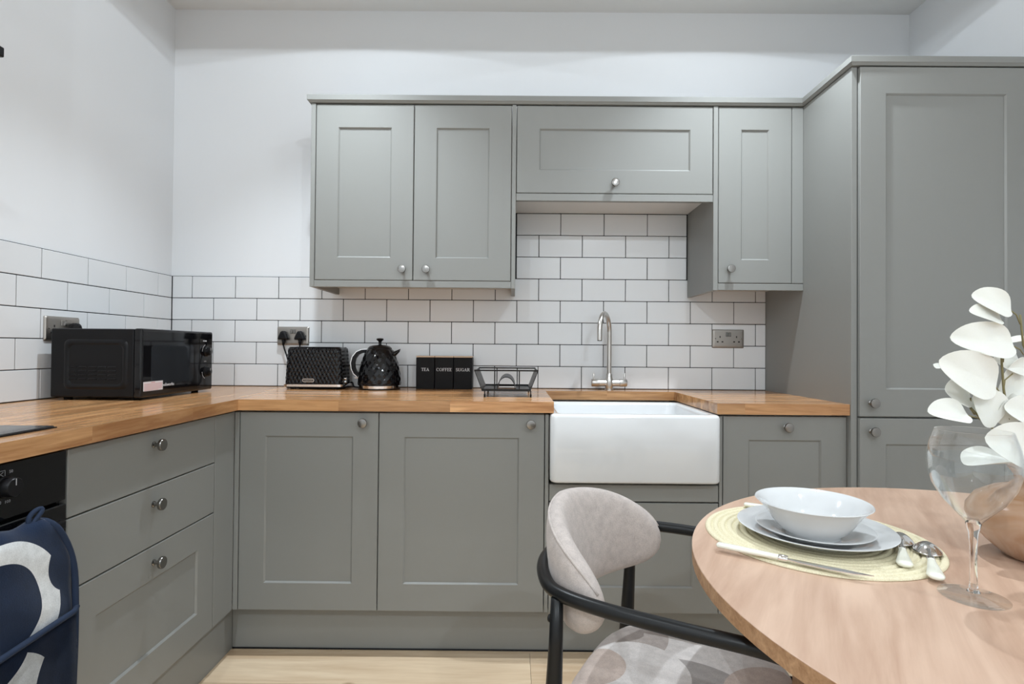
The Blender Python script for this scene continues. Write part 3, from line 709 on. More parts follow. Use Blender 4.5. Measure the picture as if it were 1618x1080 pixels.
def kettle_pt(i, j, nu=112, nv=44):
    r, z = kprof(j/(nv-1)); a = 2*PI*i/nu
    if 0.03 < j/(nv-1) < 0.93: r += 0.0018*facet(i/nu*14*2, z*42)
    return (r*math.cos(a), r*math.sin(a), z)
b_ = B(); V = b_.grid(kettle_pt, 112, 44, cu=True); b_.bm.faces.new([r[-1] for r in V]); b_.bm.faces.new([r[0] for r in V][::-1])
b_.obj('vessel', 'black_gloss', kt)
ld = B().lathe([(0.0535, 0.181), (0.053, 0.184), (0.045, 0.1915), (0.03, 0.197), (0.012, 0.1995), (0, 0.200)], 36).obj('lid', 'black_gloss', kt, smooth=True)
B().lathe([(0, 0.199), (0.0075, 0.199), (0.006, 0.206), (0.008, 0.214), (0.0155, 0.2205), (0.0165, 0.2245), (0.012, 0.2275), (0, 0.228)], 20).obj('lid_knob', 'black_satin', ld, smooth=True, auto=50)
# spout on the right
b_ = B(); bm = b_.bm
sec = [((0.058, 0.150), 0.020, 0.020), ((0.072, 0.159), 0.016, 0.016), ((0.090, 0.1735), 0.009, 0.008)]
Q = []
for (sx_, sz_), wy, hz in sec:
    Q.append([bm.verts.new((sx_ + (0.3*hz*math.sin(a)), wy*math.cos(a), sz_ + hz*math.sin(a))) for a in [2*PI*k/12 for k in range(12)]])
for a, d in zip(Q, Q[1:]):
    for k in range(12): bm.faces.new((a[k], a[(k+1) % 12], d[(k+1) % 12], d[k]))
bm.faces.new(Q[0][::-1]); bm.faces.new(Q[-1])
b_.obj('spout', 'black_gloss', kt, smooth=True, auto=45)
# handle on the left: D loop
hp = [(-0.055, 0.170), (-0.078, 0.1685), (-0.098, 0.160), (-0.114, 0.140), (-0.120, 0.115), (-0.117, 0.092), (-0.108, 0.073), (-0.092, 0.060)]
def band(off, hw, th):
    b_ = B(); bm = b_.bm; Q = []
    for i, p in enumerate(hp):
        a, d = hp[max(i-1, 0)], hp[min(i+1, len(hp)-1)]
        t = Vector((d[0]-a[0], d[1]-a[1])).normalized(); n = Vector((-t.y, t.x))  # n points inward or outward
        if n.x > 0 and i > 1: pass
        c0 = Vector(p) - n*off*(-1); 
        Q.append([bm.verts.new((c0.x + n.x*e1, yy, c0.y + n.y*e1)) for e1, yy in ((-th, -hw), (th, -hw), (th, hw), (-th, hw))])
    for a, d in zip(Q, Q[1:]):
        for k in range(4): bm.faces.new((a[k], a[(k+1) % 4], d[(k+1) % 4], d[k]))
    bm.faces.new(Q[0][::-1]); bm.faces.new(Q[-1]); return b_
band(0.0, 0.011, 0.0075).obj('handle', 'black_satin', kt, smooth=True, auto=40)
band(-0.0085, 0.0118, 0.0015).obj('handle_trim', 'chrome', kt, smooth=True, auto=40)
B().box(-0.112, -0.086, -0.006, 0.006, 0.047, 0.052, 0.001, 1).obj('switch', 'chrome', kt)

# ================================================================== CANISTERS with serif lettering
def serif_letter(ch):
    """strokes in a 0..w x 0..1 box: list of polygons; returns (polys, width)"""
    P = []; T, t, s = 0.15, 0.07, 0.06
    def bar(x0, y0, x1, y1): P.append([(x0, y0), (x1, y0), (x1, y1), (x0, y1)])
    def arc(cx, cy, rx, ry, a0, a1, n=14):
        for k in range(n):
            q0, q1 = a0+(a1-a0)*k/n, a0+(a1-a0)*(k+1)/n
            def th(a): return 0.04 + 0.05*abs(math.cos(a))
            P.append([(cx+(rx-th(q0))*math.cos(q0), cy+(ry-0.06)*math.sin(q0)), (cx+(rx+th(q0)*0.6)*math.cos(q0), cy+ry*math.sin(q0)), (cx+(rx+th(q1)*0.6)*math.cos(q1), cy+ry*math.sin(q1)), (cx+(rx-th(q1))*math.cos(q1), cy+(ry-0.06)*math.sin(q1))])
    if ch == 'T':
        bar(0.33, 0, 0.33+T, 1); bar(0.0, 1-t, 0.81, 1); bar(0, 0.80, t, 1); bar(0.81-t, 0.80, 0.81, 1); bar(0.22, 0, 0.59, s); return P, 0.81
    if ch in 'EF':
        bar(0.10, 0, 0.10+T, 1); bar(0.0, 1-t, 0.68, 1); bar(0.68-t, 0.80, 0.68, 1); bar(0.1, 0.49, 0.52, 0.49+t); bar(0.52-t, 0.40, 0.52, 0.64)
        if ch == 'E': bar(0, 0, 0.70, t); bar(0.70-t, 0, 0.70, 0.20)
        else: bar(0, 0, 0.36, s)
        return P, 0.70
    if ch == 'A':
        P.append([(0.10, 0), (0.18, 0), (0.47, 0.92), (0.42, 1.0)]); P.append([(0.66, 0), (0.84, 0), (0.50, 1.0), (0.40, 1.0)]); bar(0.22, 0.32, 0.68, 0.32+t); bar(0.0, 0, 0.28, s); bar(0.58, 0, 0.94, s); return P, 0.92
    if ch in 'CG':
        arc(0.46, 0.5, 0.38, 0.52, 0.22*PI, 1.80*PI, 24); bar(0.72, 0.70, 0.72+t, 0.98)
        if ch == 'G': bar(0.70, 0.0+0.03, 0.70+T, 0.42); bar(0.56, 0.40, 0.92, 0.40+s)
        return P, 0.90
    if ch == 'O': arc(0.47, 0.5, 0.39, 0.52, 0, 2*PI, 30); return P, 0.98
    if ch == 'U': bar(0.10, 0.32, 0.10+T, 1); bar(0.72, 0.32, 0.72+t, 1); arc(0.47, 0.34, 0.31, 0.36, PI, 2*PI, 14); bar(0, 1-s, 0.36, 1); bar(0.60, 1-s, 0.92, 1); return P, 0.94
    if ch == 'S': arc(0.34, 0.74, 0.24, 0.28, 0.15*PI, 1.35*PI, 16); arc(0.34, 0.26, 0.26, 0.28, -0.85*PI, 0.40*PI, 16); P.append([(0.16, 0.62), (0.24, 0.50), (0.56, 0.38), (0.48, 0.52)]); bar(0.52, 0.72, 0.57, 0.98); bar(0.07, 0.02, 0.12, 0.28); return P, 0.66
    if ch == 'R': bar(0.10, 0, 0.10+T, 1); bar(0.0, 1-s, 0.45, 1); bar(0, 0, 0.36, s); arc(0.42, 0.75, 0.24, 0.27, -PI/2, PI/2, 12); bar(0.2, 0.49, 0.45, 0.49+s); P.append([(0.36, 0.52), (0.50, 0.52), (0.86, 0.0), (0.70, 0.0)]); bar(0.70, 0, 0.92, s); return P, 0.90
    return P, 0.5
def serif_word(parent, word, hgt, mat, loc):
    adv = 0.0; lay = []
    for ch in word:
        P, wd = serif_letter(ch); lay.append((P, adv)); adv += wd + 0.07
    tot = adv - 0.07
    for P, a in lay:
        b_ = B()
        for poly in P: b_.prism([((x + a - tot/2)*hgt, (y-0.5)*hgt) for x, y in poly], 1, 0.0, -0.0004)
        b_.obj('letter', mat, parent, loc)
for i, wd in enumerate(('TEA', 'COFFEE', 'SUGAR')):
    cx = 1.178 + 0.042 + i*0.0848
    cn = empty('canister', (cx, -0.068, ZW1), 'black square canister lettered %s, %s of the three' % (wd, ('left', 'middle', 'right')[i]), 'canister', 'black storage canisters')
    B().box(-0.0415, 0.0415, -0.0415, 0.0415, 0.0, 0.143, 0.002, 1).obj('body', 'matt_black', cn)
    B().box(-0.0415, 0.0415, -0.0415, 0.0415, 0.1435, 0.150, 0.0015, 1).obj('lid', 'lid_wood', cn)
    serif_word(cn, wd, 0.0138, 'print_white', (0, -0.0416, 0.089))

# ================================================================== DISH RACK
rk = empty('dish_rack', (1.590, -0.325, ZW1), 'small black metal dish rack with arched divider on the worktop left of the sink', 'dish rack')
Y0, Y1 = -0.155, 0.125; zb_ = 0.026; zt_ = 0.102
for s in (-1, 1):
    B().prism([(s*0.094, zb_), (s*0.123, zt_), (s*0.1205, zt_), (s*0.0915, zb_)], 1, Y0, Y1).obj('side_panel', 'black_metal', rk)
    B().box(min(s*0.038, s*0.094), max(s*0.038, s*0.094), Y0, Y1, zb_-0.002, zb_).obj('base_panel', 'black_metal', rk)
for yy, nm in ((Y0, 'base_rail'), (Y1, 'base_rail')):
    B().box(-0.093, 0.093, yy-0.002, yy+0.002, zb_-0.003, zb_+0.006).obj(nm, 'black_metal', rk)
    B().tube([(-0.123, yy, zt_), (0.123, yy, zt_)], 0.0029, 8).obj('top_wire', 'black_metal', rk)
b_ = B(); bm = b_.bm
arch = [(0.036*math.cos(PI*k/16), 0.052*math.sin(PI*k/16)) for k in range(17)]
Q = [[bm.verts.new((x*f, yy, zb_ + z*f2)) for f, f2, yy in ((1, 1, Y0), (1, 1, Y1), (0.93, 0.95, Y1), (0.93, 0.95, Y0))] for x, z in arch]
for a, d in zip(Q, Q[1:]):
    for k in range(4): bm.faces.new((a[k], a[(k+1) % 4], d[(k+1) % 4], d[k]))
bm.faces.new(Q[0][::-1]); bm.faces.new(Q[-1])
b_.obj('arch_divider', 'black_metal', rk, smooth=True, auto=40)
for xx, yy in ((-0.044, Y0), (0.050, Y0), (-0.044, Y1), (0.044, Y1)):
    B().tube([(xx, yy, zb_), (xx, yy, zt_)], 0.0021, 8).obj('upright_wire', 'black_metal', rk)
for xx in (-0.082, 0.098-0.004):
    for yy in (Y0, Y1):
        lg = B().tube([(xx, yy, 0.010), (xx, yy, zb_)], 0.0022, 8).obj('leg', 'black_metal', rk)
        B().lathe([(0, 0), (0.0036, 0), (0.0036, 0.010), (0.0022, 0.013), (0, 0.013)], 10, (xx, yy, 0)).obj('rubber_foot', 'rubber', lg)

# ================================================================== HOB, HOOD, OVEN
hb = empty('hob', (0.32, -1.64, ZW1), 'black glass hob let into the oak worktop at the left edge', 'hob')
B().box(0.058-0.32, 0.590-0.32, -0.295, 0.295, 0.0, 0.0055, 0.0015, 1).obj('glass', 'hob_glass', hb)
B().box(0.055-0.32, 0.593-0.32, -0.298, 0.298, 0.0, 0.0025).obj('trim', 'black_satin', hb)
for cx, cy, r in ((-0.13, 0.14, 0.09), (0.13, 0.14, 0.075), (-0.13, -0.14, 0.075), (0.13, -0.14, 0.09)):
    B().lathe([(r, 0), (r+0.0015, 0.0), (r+0.0015, 0.0003), (r, 0.0003), (r, 0)], 40, (cx, cy, 0.0055)).obj('zone_ring', 'print_grey', hb)
hd = empty('cooker_hood', (0.0, -1.665, 1.726), 'black wall cooker hood whose corner shows high on the left wall', 'cooker hood')
B().box(0.003, 0.491, -0.299, 0.289, 0.0, 0.022, 0.002, 1).obj('canopy', 'black_satin', hd)
B().box(0.003, 0.27, -0.13, 0.13, 0.022, CEIL-1.728, 0.002, 1).obj('chimney', 'black_satin', hd)
for s in (-1, 1): B().box(0.06, 0.42, s*0.135-0.125, s*0.135+0.125, -0.003, 0.0).obj('grease_filter', 'steel_plate', hd)

ov = empty('oven', (0.30, -1.659, 0.166), 'built-in black oven with rotary control beside the drawers', 'oven')
def O(x, y, z): return (x-0.30, y+1.659, z-0.166)
ox = XL-0.30
B().box(-0.25, ox-0.022, -0.295, 0.300, 0.0, 0.70).obj('housing', 'black_satin', ov)
B().box(ox-0.020, ox+0.002, -0.297, 0.2965, 0.590, 0.699, 0.0015, 1).obj('control_panel', 'black_gloss', ov)
dr = B().box(ox-0.020, ox+0.004, -0.297, 0.2965, 0.06, 0.582, 0.002, 1).obj('door', 'black_gloss', ov)
B().box(ox-0.020, ox, -0.297, 0.2965, 0.0, 0.055, 0.001, 1).obj('lower_trim', 'black_satin', ov)
hn = B().box(ox+0.040, ox+0.054, -0.262, 0.238, 0.545, 0.565, 0.004, 2).obj('handle', 'black_satin', dr)
for s in (-1, 1): B().box(ox+0.003, ox+0.042, s*0.225-0.009, s*0.225+0.009, 0.549, 0.561, 0.002, 1).obj('handle_post', 'black_satin', hn)
for yy in (-1.510, -1.80):
    k = B().lathe([(0, 0), (0.0215, 0), (0.0215, 0.003), (0.0195, 0.005), (0.0185, 0.022), (0.017, 0.024), (0, 0.024)], 28).xf(Matrix.Rotation(PI/2, 4, 'Y')).obj('control_knob', 'black_plastic', ov, (ox+0.002, O(0, yy, 0)[1], 0.654), smooth=True, auto=40)
    B().box(0.0205, 0.0248, -0.0008, 0.0008, 0.004, 0.017).obj('pointer', 'print_grey', k)
fxo = ox+0.0024
_, iy, iz = O(0, -1.516, 0.8455)
ic = B().box(fxo, fxo+0.0003, iy-0.008, iy+0.008, iz-0.007, iz-0.0062).box(fxo, fxo+0.0003, iy-0.008, iy+0.008, iz+0.0062, iz+0.007).box(fxo, fxo+0.0003, iy-0.008, iy-0.0073, iz-0.007, iz+0.007).box(fxo, fxo+0.0003, iy+0.0073, iy+0.008, iz-0.007, iz+0.007)
ic.tube([(fxo, iy+0.004, iz+0.004), (fxo, iy-0.002, iz), (fxo, iy+0.004, iz-0.004)], 0.0005, 6).tube([(fxo, iy-0.005, iz-0.004), (fxo, iy-0.005, iz+0.004)], 0.0005, 6)
ic.obj('oven_symbol', 'print_grey', ov)
B().lathe([(0, 0), (0.0022, 0), (0, 0.0004)], 12).xf(Matrix.Rotation(PI/2, 4, 'Y')).obj('indicator_dot', 'print_white', ov, (fxo, iy, iz-0.0135))
for a, s_ in ((62, '50'), (12, "'"), (-32, '-'), (-75, '100'), (-112, '150'), (-150, '200')):
    a = math.radians(a)
    flat_text(ov, s_, 0.0085, 'print_grey', (fxo, O(0, -1.510, 0)[1] + 0.031*math.cos(a), 0.654 + 0.031*math.sin(a)), (PI/2, 0, PI/2))

# ================================================================== OVEN GLOVE over the oven handle
gl = empty('oven_glove', (0.0, -1.555, 0.0), 'navy and white printed double oven glove draped over the oven handle', 'oven glove')
HX, HZ = XL+0.047, 0.721+0.0
def gpath(n=40):
    P = []
    for k in range(12): P.append((HX-0.020, 0.36 + (HZ-0.36)*k/12))
    for k in range(9):
        a = PI - PI*k/8; P.append((HX + 0.020*math.cos(a), HZ + 0.026*math.sin(a)))
    for k in range(1, 27): 
        t = k/26; P.append((HX+0.020 + 0.008*math.sin(PI*t), HZ - (HZ-0.30)*t))
    return P
GP = gpath()
def ghalf(z):
    t = (z-0.60)/0.15
    return 0.128 - (0.055*max(0.0, min(1.0, t))**2.2)
b_ = B(); bm = b_.bm; NQ = 18; th = 0.006
def gsurf(side):
    rows = []
    for i, (gx, gz) in enumerate(GP):
        a, d = GP[max(i-1, 0)], GP[min(i+1, len(GP)-1)]
        t = Vector((d[0]-a[0], d[1]-a[1])).normalized(); nx, nz_ = -t.y, t.x
        if i > 16: pass
        hw = ghalf(gz); row = []
        for j in range(NQ+1):
            q = -1 + 2*j/NQ; edge = (1 - abs(q)**6)
            wob = 0.003*math.sin(q*5 + gz*17) + 0.002*math.sin(gz*60+q*3)
            off = side*th*(0.25+0.75*edge) + wob
            row.append(bm.verts.new((gx - nx*off, q*hw, gz - nz_*off)))
        rows.append(row)
    return rows
F, K = gsurf(1), gsurf(-1)
for R_ in (F, K):
    for a, d in zip(R_, R_[1:]):
        for j in range(NQ): bm.faces.new((a[j], a[j+1], d[j+1], d[j]))
for i in range(len(GP)-1):
    for j in (0, NQ): bm.faces.new((F[i][j], F[i+1][j], K[i+1][j], K[i][j]))
for i in (0, len(GP)-1):
    for j in range(NQ): bm.faces.new((F[i][j], F[i][j+1], K[i][j+1], K[i][j]))
b_.obj('cloth', 'mitt_cloth', gl, smooth=True)
fx_ = HX+0.020
b_ = B()
b_.grid(lambda i, j: (fx_ + 0.021 + 0.006*math.sin(PI*(0.545-(0.545-0.31*1)*(j/12)-0.31)/0.24) - (0.010 if abs(i-8) == 8 else 0.0) + 0.002*math.sin(i*0.9), (-1+2*i/16)*0.1275, 0.545 + 0.012*(i/16-0.5) - (0.545-0.305)*j/12), 17, 13)
bmesh.ops.solidify(b_.bm, geom=b_.bm.faces[:], thickness=0.005)
b_.obj('hand_pocket', 'mitt_pocket', gl, smooth=True)
B().tube([(fx_+0.014, -0.1285, 0.539), (fx_+0.024, -0.11, 0.540), (fx_+0.0245, 0.0, 0.546), (fx_+0.024, 0.11, 0.551), (fx_+0.014, 0.1285, 0.552)], 0.006, 8).obj('pocket_binding', 'navy_binding', gl, smooth=True)
for s in (-1, 1):
    pts = [(gx+0.004 if i > 16 else gx, s*(ghalf(gz)+0.0005), gz) for i, (gx, gz) in enumerate(GP)]
    B().tube(pts, 0.0062, 8).obj('edge_binding', 'navy_binding', gl, smooth=True)
lp = [(HX+0.004 + 0.003*math.sin(t), 0.050 + 0.017*(1-math.cos(t))*0.6 + 0.008*math.sin(t), 0.742 + 0.030*math.sin(t*0.5)) for t in [2*PI*k/18 for k in range(19)]]
B().tube(lp, 0.0045, 8).obj('hanging_loop', 'navy_binding', gl, smooth=True)

# ================================================================== TABLE
TZ = 0.745; TC = (2.518, -1.752); TR = 0.603
tb = empty('dining_table', (TC[0], TC[1], 0.0), 'round pale oak dining table laid for one in the foreground', 'table')
B().lathe([(0, TZ-0.001), (TR-0.001, TZ-0.001), (TR, TZ-0.0015), (TR, TZ-0.0235), (TR-0.001, TZ-0.0245), (0, TZ-0.0245)], 128).obj('table_edge', 'table_edge', tb)
B().lathe([(0, TZ), (TR-0.0012, TZ), (TR-0.0002, TZ-0.0006), (TR-0.0002, TZ-0.0012), (0, TZ-0.0012)], 128).obj('table_top', 'table_oak', tb)
for k in range(4):
    a = math.radians(158 + 90*k); cx, cy = 0.385*math.cos(a), 0.385*math.sin(a)
    b_ = B(); bm = b_.bm
    Q = [[bm.verts.new((cx*f + sx_*hw, cy*f + sy_*hw, z)) for sx_, sy_ in ((-1, -1), (1, -1), (1, 1), (-1, 1))] for z, hw, f in ((0.0, 0.019, 1.10), (TZ-0.0245, 0.031, 1.0))]
    for j in range(4): bm.faces.new((Q[0][j], Q[0][(j+1) % 4], Q[1][(j+1) % 4], Q[1][j]))
    bm.faces.new(Q[0][::-1]); bm.faces.new(Q[1]); b_.obj('leg', 'table_edge', tb)
for k in range(4):
    a = math.radians(158 + 90*k); a2 = a + PI/2
    B().tube([(0.385*math.cos(a), 0.385*math.sin(a), TZ-0.055), (0.385*math.cos(a2), 0.385*math.sin(a2), TZ-0.055)], 0.022, 4).obj('apron', 'table_edge', tb)

# ------------------------------------------------------------------ place setting
MC = (2.190, -1.531)
pm_prof = [(0, 0.0008)]; NR = 15; MR = 0.197
for i in range(NR):
    r0 = 0.004 + (MR-0.004)*i/NR; r1 = 0.004 + (MR-0.004)*(i+1)/NR
    for f, zz in ((0.0, 0.0008), (0.10, 0.0010), (0.16, 0.0036), (0.32, 0.0046), (0.5, 0.0049), (0.68, 0.0046), (0.86, 0.0036)): pm_prof.append((r0 + (r1-r0)*f, zz))
pm_prof += [(MR, 0.0012), (MR, 0.0004), (0, 0.0002)]
tag(B().lathe(pm_prof, 72, (0, 0, 0)).obj('placemat', 'straw_braid', None, (MC[0], MC[1], TZ), smooth=True), 'round straw-coloured woven placemat of coiled braid on the table', 'placemat')
PC = (2.181, -1.541); z = TZ+0.0052
def plate_prof(R, H, foot):
    return [(0, 0.004), (foot, 0.0035), (foot+0.001, 0.0), (foot+0.005, 0.0), (foot+0.006, 0.003), (R*0.70, 0.006), (R-0.003, H-0.0032), (R, H-0.0012), (R-0.0015, H), (R*0.70, 0.0095), (R*0.60, 0.0068), (0, 0.0068)]
tag(B().lathe(plate_prof(0.133, 0.022, 0.072), 72).obj('plate', 'porcelain', None, (PC[0], PC[1], z), smooth=True, auto=60), 'large white dinner plate lying on the placemat', 'plate', 'white porcelain plates')
z2 = z+0.0071
tag(B().lathe(plate_prof(0.098, 0.0185, 0.052), 64).obj('plate', 'porcelain', None, (2.172, -1.556, z2), smooth=True, auto=60), 'smaller white side plate stacked under the bowl', 'plate', 'white porcelain plates')
z3 = z2+0.0071
bp_ = [(0, 0.006), (0.040, 0.005), (0.041, 0.0), (0.045, 0.0), (0.047, 0.006), (0.058, 0.014), (0.070, 0.030), (0.082, 0.048), (0.0935, 0.0585), (0.0955, 0.0600), (0.0945, 0.0615), (0.0905, 0.0605), (0.079, 0.0505), (0.066, 0.0315), (0.054, 0.0165), (0.044, 0.0115), (0, 0.010)]
tag(B().lathe(bp_, 72).obj('bowl', 'porcelain', None, (2.160, -1.573, z3), smooth=True, auto=70), 'white flared porcelain bowl on top of the two plates', 'bowl')

def cutlery(name, p0, p1, label, kind, group='cream-handled cutlery'):
    """p0 handle end, p1 tip, in world xy; lies on z"""
    d = Vector((p1[0]-p0[0], p1[1]-p0[1], p1[2]-p0[2])); Ln = d.length; ang = math.atan2(d.y, d.x); tilt = -math.asin(d.z/Ln)
    o = empty(name, p0, label, name, group); o.rotation_euler = (0, tilt, ang)
    hl = {'knife': 0.100, 'fork': 0.095, 'spoon': 0.074}[kind]
    def ribbon(sec, mat, nm, par, n=12):
        b_ = B(); bm = b_.bm; Q = []
        for x, hw, hh, zc in sec: Q.append([bm.verts.new((x, hw*math.cos(2*PI*k/n), zc + hh*math.sin(2*PI*k/n))) for k in range(n)])
        for a, c_ in zip(Q, Q[1:]):
            for k in range(n): bm.faces.new((a[k], a[(k+1) % n], c_[(k+1) % n], c_[k]))
        bm.faces.new(Q[0][::-1]); bm.faces.new(Q[-1]); return b_.obj(nm, mat, par, smooth=True, auto=60)
    if kind == 'spoon':
        ribbon([(0.0, 0.005, 0.002, 0.005), (0.003, 0.0100, 0.0045, 0.005), (0.012, 0.0120, 0.005, 0.005), (0.035, 0.0095, 0.0045, 0.006), (hl, 0.0055, 0.004, 0.008)], 'cream_handle', 'handle', o)
        ribbon([(hl-0.001, 0.0062, 0.0046, 0.008), (hl+0.010, 0.0062, 0.0046, 0.0082)], 'chrome', 'collar', o)
        ribbon([(hl+0.009, 0.004, 0.002, 0.0085), (hl+0.030, 0.003, 0.0015, 0.012), (hl+0.042, 0.005, 0.0015, 0.013)], 'chrome', 'neck', o)
        bl = 0.064; b_ = B()
        def sp(i, j):
            u = i/12; v = j/16*2*PI
            x = hl+0.036 + bl*0.5 + bl*0.5*u*math.cos(v)*1.0; y = 0.0218*u*math.sin(v)*(1.0-0.10*math.cos(v))
            return (x, y, 0.0040 + 0.0140*(1-u*u))
        b_.grid(sp, 13, 16, cv=True); bmesh.ops.remove_doubles(b_.bm, verts=b_.bm.verts[:], dist=1e-5)
        bmesh.ops.solidify(b_.bm, geom=b_.bm.faces[:], thickness=0.0012)
        b_.obj('bowl', 'chrome', o, smooth=True)
    else:
        ribbon([(0.0, 0.003, 0.002, 0.006), (0.003, 0.0085, 0.0045, 0.006), (0.03, 0.0080, 0.005, 0.006), (hl, 0.0055, 0.0045, 0.006)], 'cream_handle', 'handle', o)
        ribbon([(hl-0.001, 0.0062, 0.0052, 0.006), (hl+0.002, 0.0066, 0.0056, 0.006), (hl+0.010, 0.0066, 0.0056, 0.006), (hl+0.013, 0.0055, 0.0045, 0.006)], 'chrome', 'collar', o)
        if kind == 'knife':
            B().prism([(hl+0.012, -0.003), (hl+0.03, -0.0075), (hl+0.075, -0.0085), (hl+0.105, -0.006), (Ln, 0.004), (hl+0.09, 0.0055), (hl+0.03, 0.005), (hl+0.012, 0.003)], 2, 0.0052, 0.0066).obj('blade', 'chrome', o)
        else:
            ribbon([(hl+0.011, 0.003, 0.0018, 0.006), (hl+0.035, 0.0025, 0.0012, 0.0075), (hl+0.048, 0.009, 0.0009, 0.005), (hl+0.062, 0.0105, 0.0009, 0.003)], 'chrome', 'head', o)
            for k in range(4): B().tube([(hl+0.060, -0.009+k*0.006, 0.003), (hl+0.085, -0.009+k*0.006, 0.002), (hl+0.104, -0.0085+k*0.0057, 0.005)], [0.0018, 0.0015, 0.0006], 6).obj('tine', 'chrome', o)
    return o
zc_ = TZ+0.0052
cutlery('knife', (1.975, -1.605, zc_), (2.163, -1.738, zc_), 'cream-handled knife lying along the near edge of the placemat', 'knife')
cutlery('fork', (2.130, -1.352, zc_), (2.29, -1.462, zc_), 'cream-handled fork half hidden behind the plates', 'fork')
cutlery('spoon', (2.244, -1.690, zc_), (2.362, -1.506, zc_), 'cream-handled spoon tucked against the rim of the dinner plate', 'spoon')
cutlery('spoon', (2.258, -1.737, zc_), (2.354, -1.586, zc_), 'cream-handled spoon nearer the edge of the placemat', 'spoon')

# ------------------------------------------------------------------ wine glass
GC = (2.278, -1.779)
wg = empty('wine_glass', (GC[0], GC[1], TZ), 'clear stemmed wine glass standing on the table in front of the vase', 'wine glass')
B().lathe([(0, 0.0004), (0.040, 0.0004), (0.0415, 0.0012), (0.0415, 0.0024), (0.036, 0.0036), (0.016, 0.0062), (0.0085, 0.0088), (0, 0.0088)], 64).obj('foot', 'thin_glass', wg, smooth=True, auto=50)
B().lathe([(0, 0.0085), (0.0080, 0.0086), (0.0058, 0.0125), (0.0047, 0.022), (0.0043, 0.045), (0.0046, 0.075), (0.0060, 0.093), (0.0095, 0.106), (0.0085, 0.1085), (0, 0.1085)], 40).obj('stem', 'clear_glass', wg, smooth=True, auto=60)
B().lathe([(0, 0.1088), (0.0095, 0.1075), (0.022, 0.122), (0.037, 0.139), (0.0485, 0.160), (0.0545, 0.182), (0.0545, 0.203), (0.0505, 0.222), (0.0452, 0.2385),
           (0.0448, 0.2392), (0.0440, 0.2385), (0.0493, 0.222), (0.0533, 0.203), (0.0533, 0.182), (0.0474, 0.1605), (0.0360, 0.1400), (0.021, 0.1235), (0.009, 0.1125), (0, 0.110)], 64).obj('bowl', 'thin_glass', wg, smooth=True)

# ------------------------------------------------------------------ vase and white eucalyptus
VC = (2.522, -1.632)
vs = tag(B().lathe([(0, 0), (0.048, 0.0), (0.054, 0.003), (0.078, 0.024), (0.098, 0.048), (0.1055, 0.066), (0.104, 0.080), (0.092, 0.100), (0.068, 0.115), (0.046, 0.123), (0.0375, 0.131), (0.038, 0.139), (0.046, 0.152), (0.0480, 0.1545), (0.0460, 0.1555), (0.0435, 0.152), (0.0345, 0.139), (0.034, 0.131), (0.044, 0.120), (0.066, 0.110), (0.095, 0.086), (0.098, 0.066), (0.07, 0.028), (0, 0.012)], 64).obj('vase', 'vase_glaze', None, (VC[0], VC[1], TZ), smooth=True, auto=70), 'squat smoky beige vase with a flared neck at the right edge of the table', 'vase')
ec = empty('eucalyptus_spray', (VC[0], VC[1], TZ+0.016), 'artificial white eucalyptus branches standing in the beige vase', 'artificial plant')
def EL(p): return Vector(p) - Vector((VC[0], VC[1], TZ+0.016))
# cupped round leaf, stalk at the origin, grows along +X, faces +Z
b_ = B()
def lf(i, j):
    r = i/6; a = 2*PI*j/30
    x = 0.5 + 0.5*r*math.cos(a); y = 0.46*r*math.sin(a)*(1 - 0.10*r*math.cos(a))
    return (x, y, 0.42*y*y - 0.14*x*x + 0.09*abs(y) + 0.022*math.sin(y*9 + x*4))
b_.grid(lf, 7, 30, cv=True); bmesh.ops.remove_doubles(b_.bm, verts=b_.bm.verts[:], dist=1e-4)
bmesh.ops.solidify(b_.bm, geom=b_.bm.faces[:], thickness=0.005)
leaf_me = b_.mesh('leaf', True); leaf_me.materials.append(MAT['leaf_white']); leaf_me.set_sharp_from_angle(angle=math.radians(40))
def leaf(base, tip, face, wid=1.0):
    """base and tip in world, face: rough facing normal"""
    bs, tp = EL(base), EL(tip); d = tp - bs; L_ = d.length; x = d.normalized(); f = Vector(face)
    zz = (f - x*f.dot(x)).normalized(); y = zz.cross(x)
    M = Matrix(((x.x*L_, y.x*L_*wid, zz.x*L_, bs.x), (x.y*L_, y.y*L_*wid, zz.y*L_, bs.y), (x.z*L_, y.z*L_*wid, zz.z*L_, bs.z), (0, 0, 0, 1)))
    o = link('leaf', leaf_me, None, ec); o.matrix_local = M
    return o
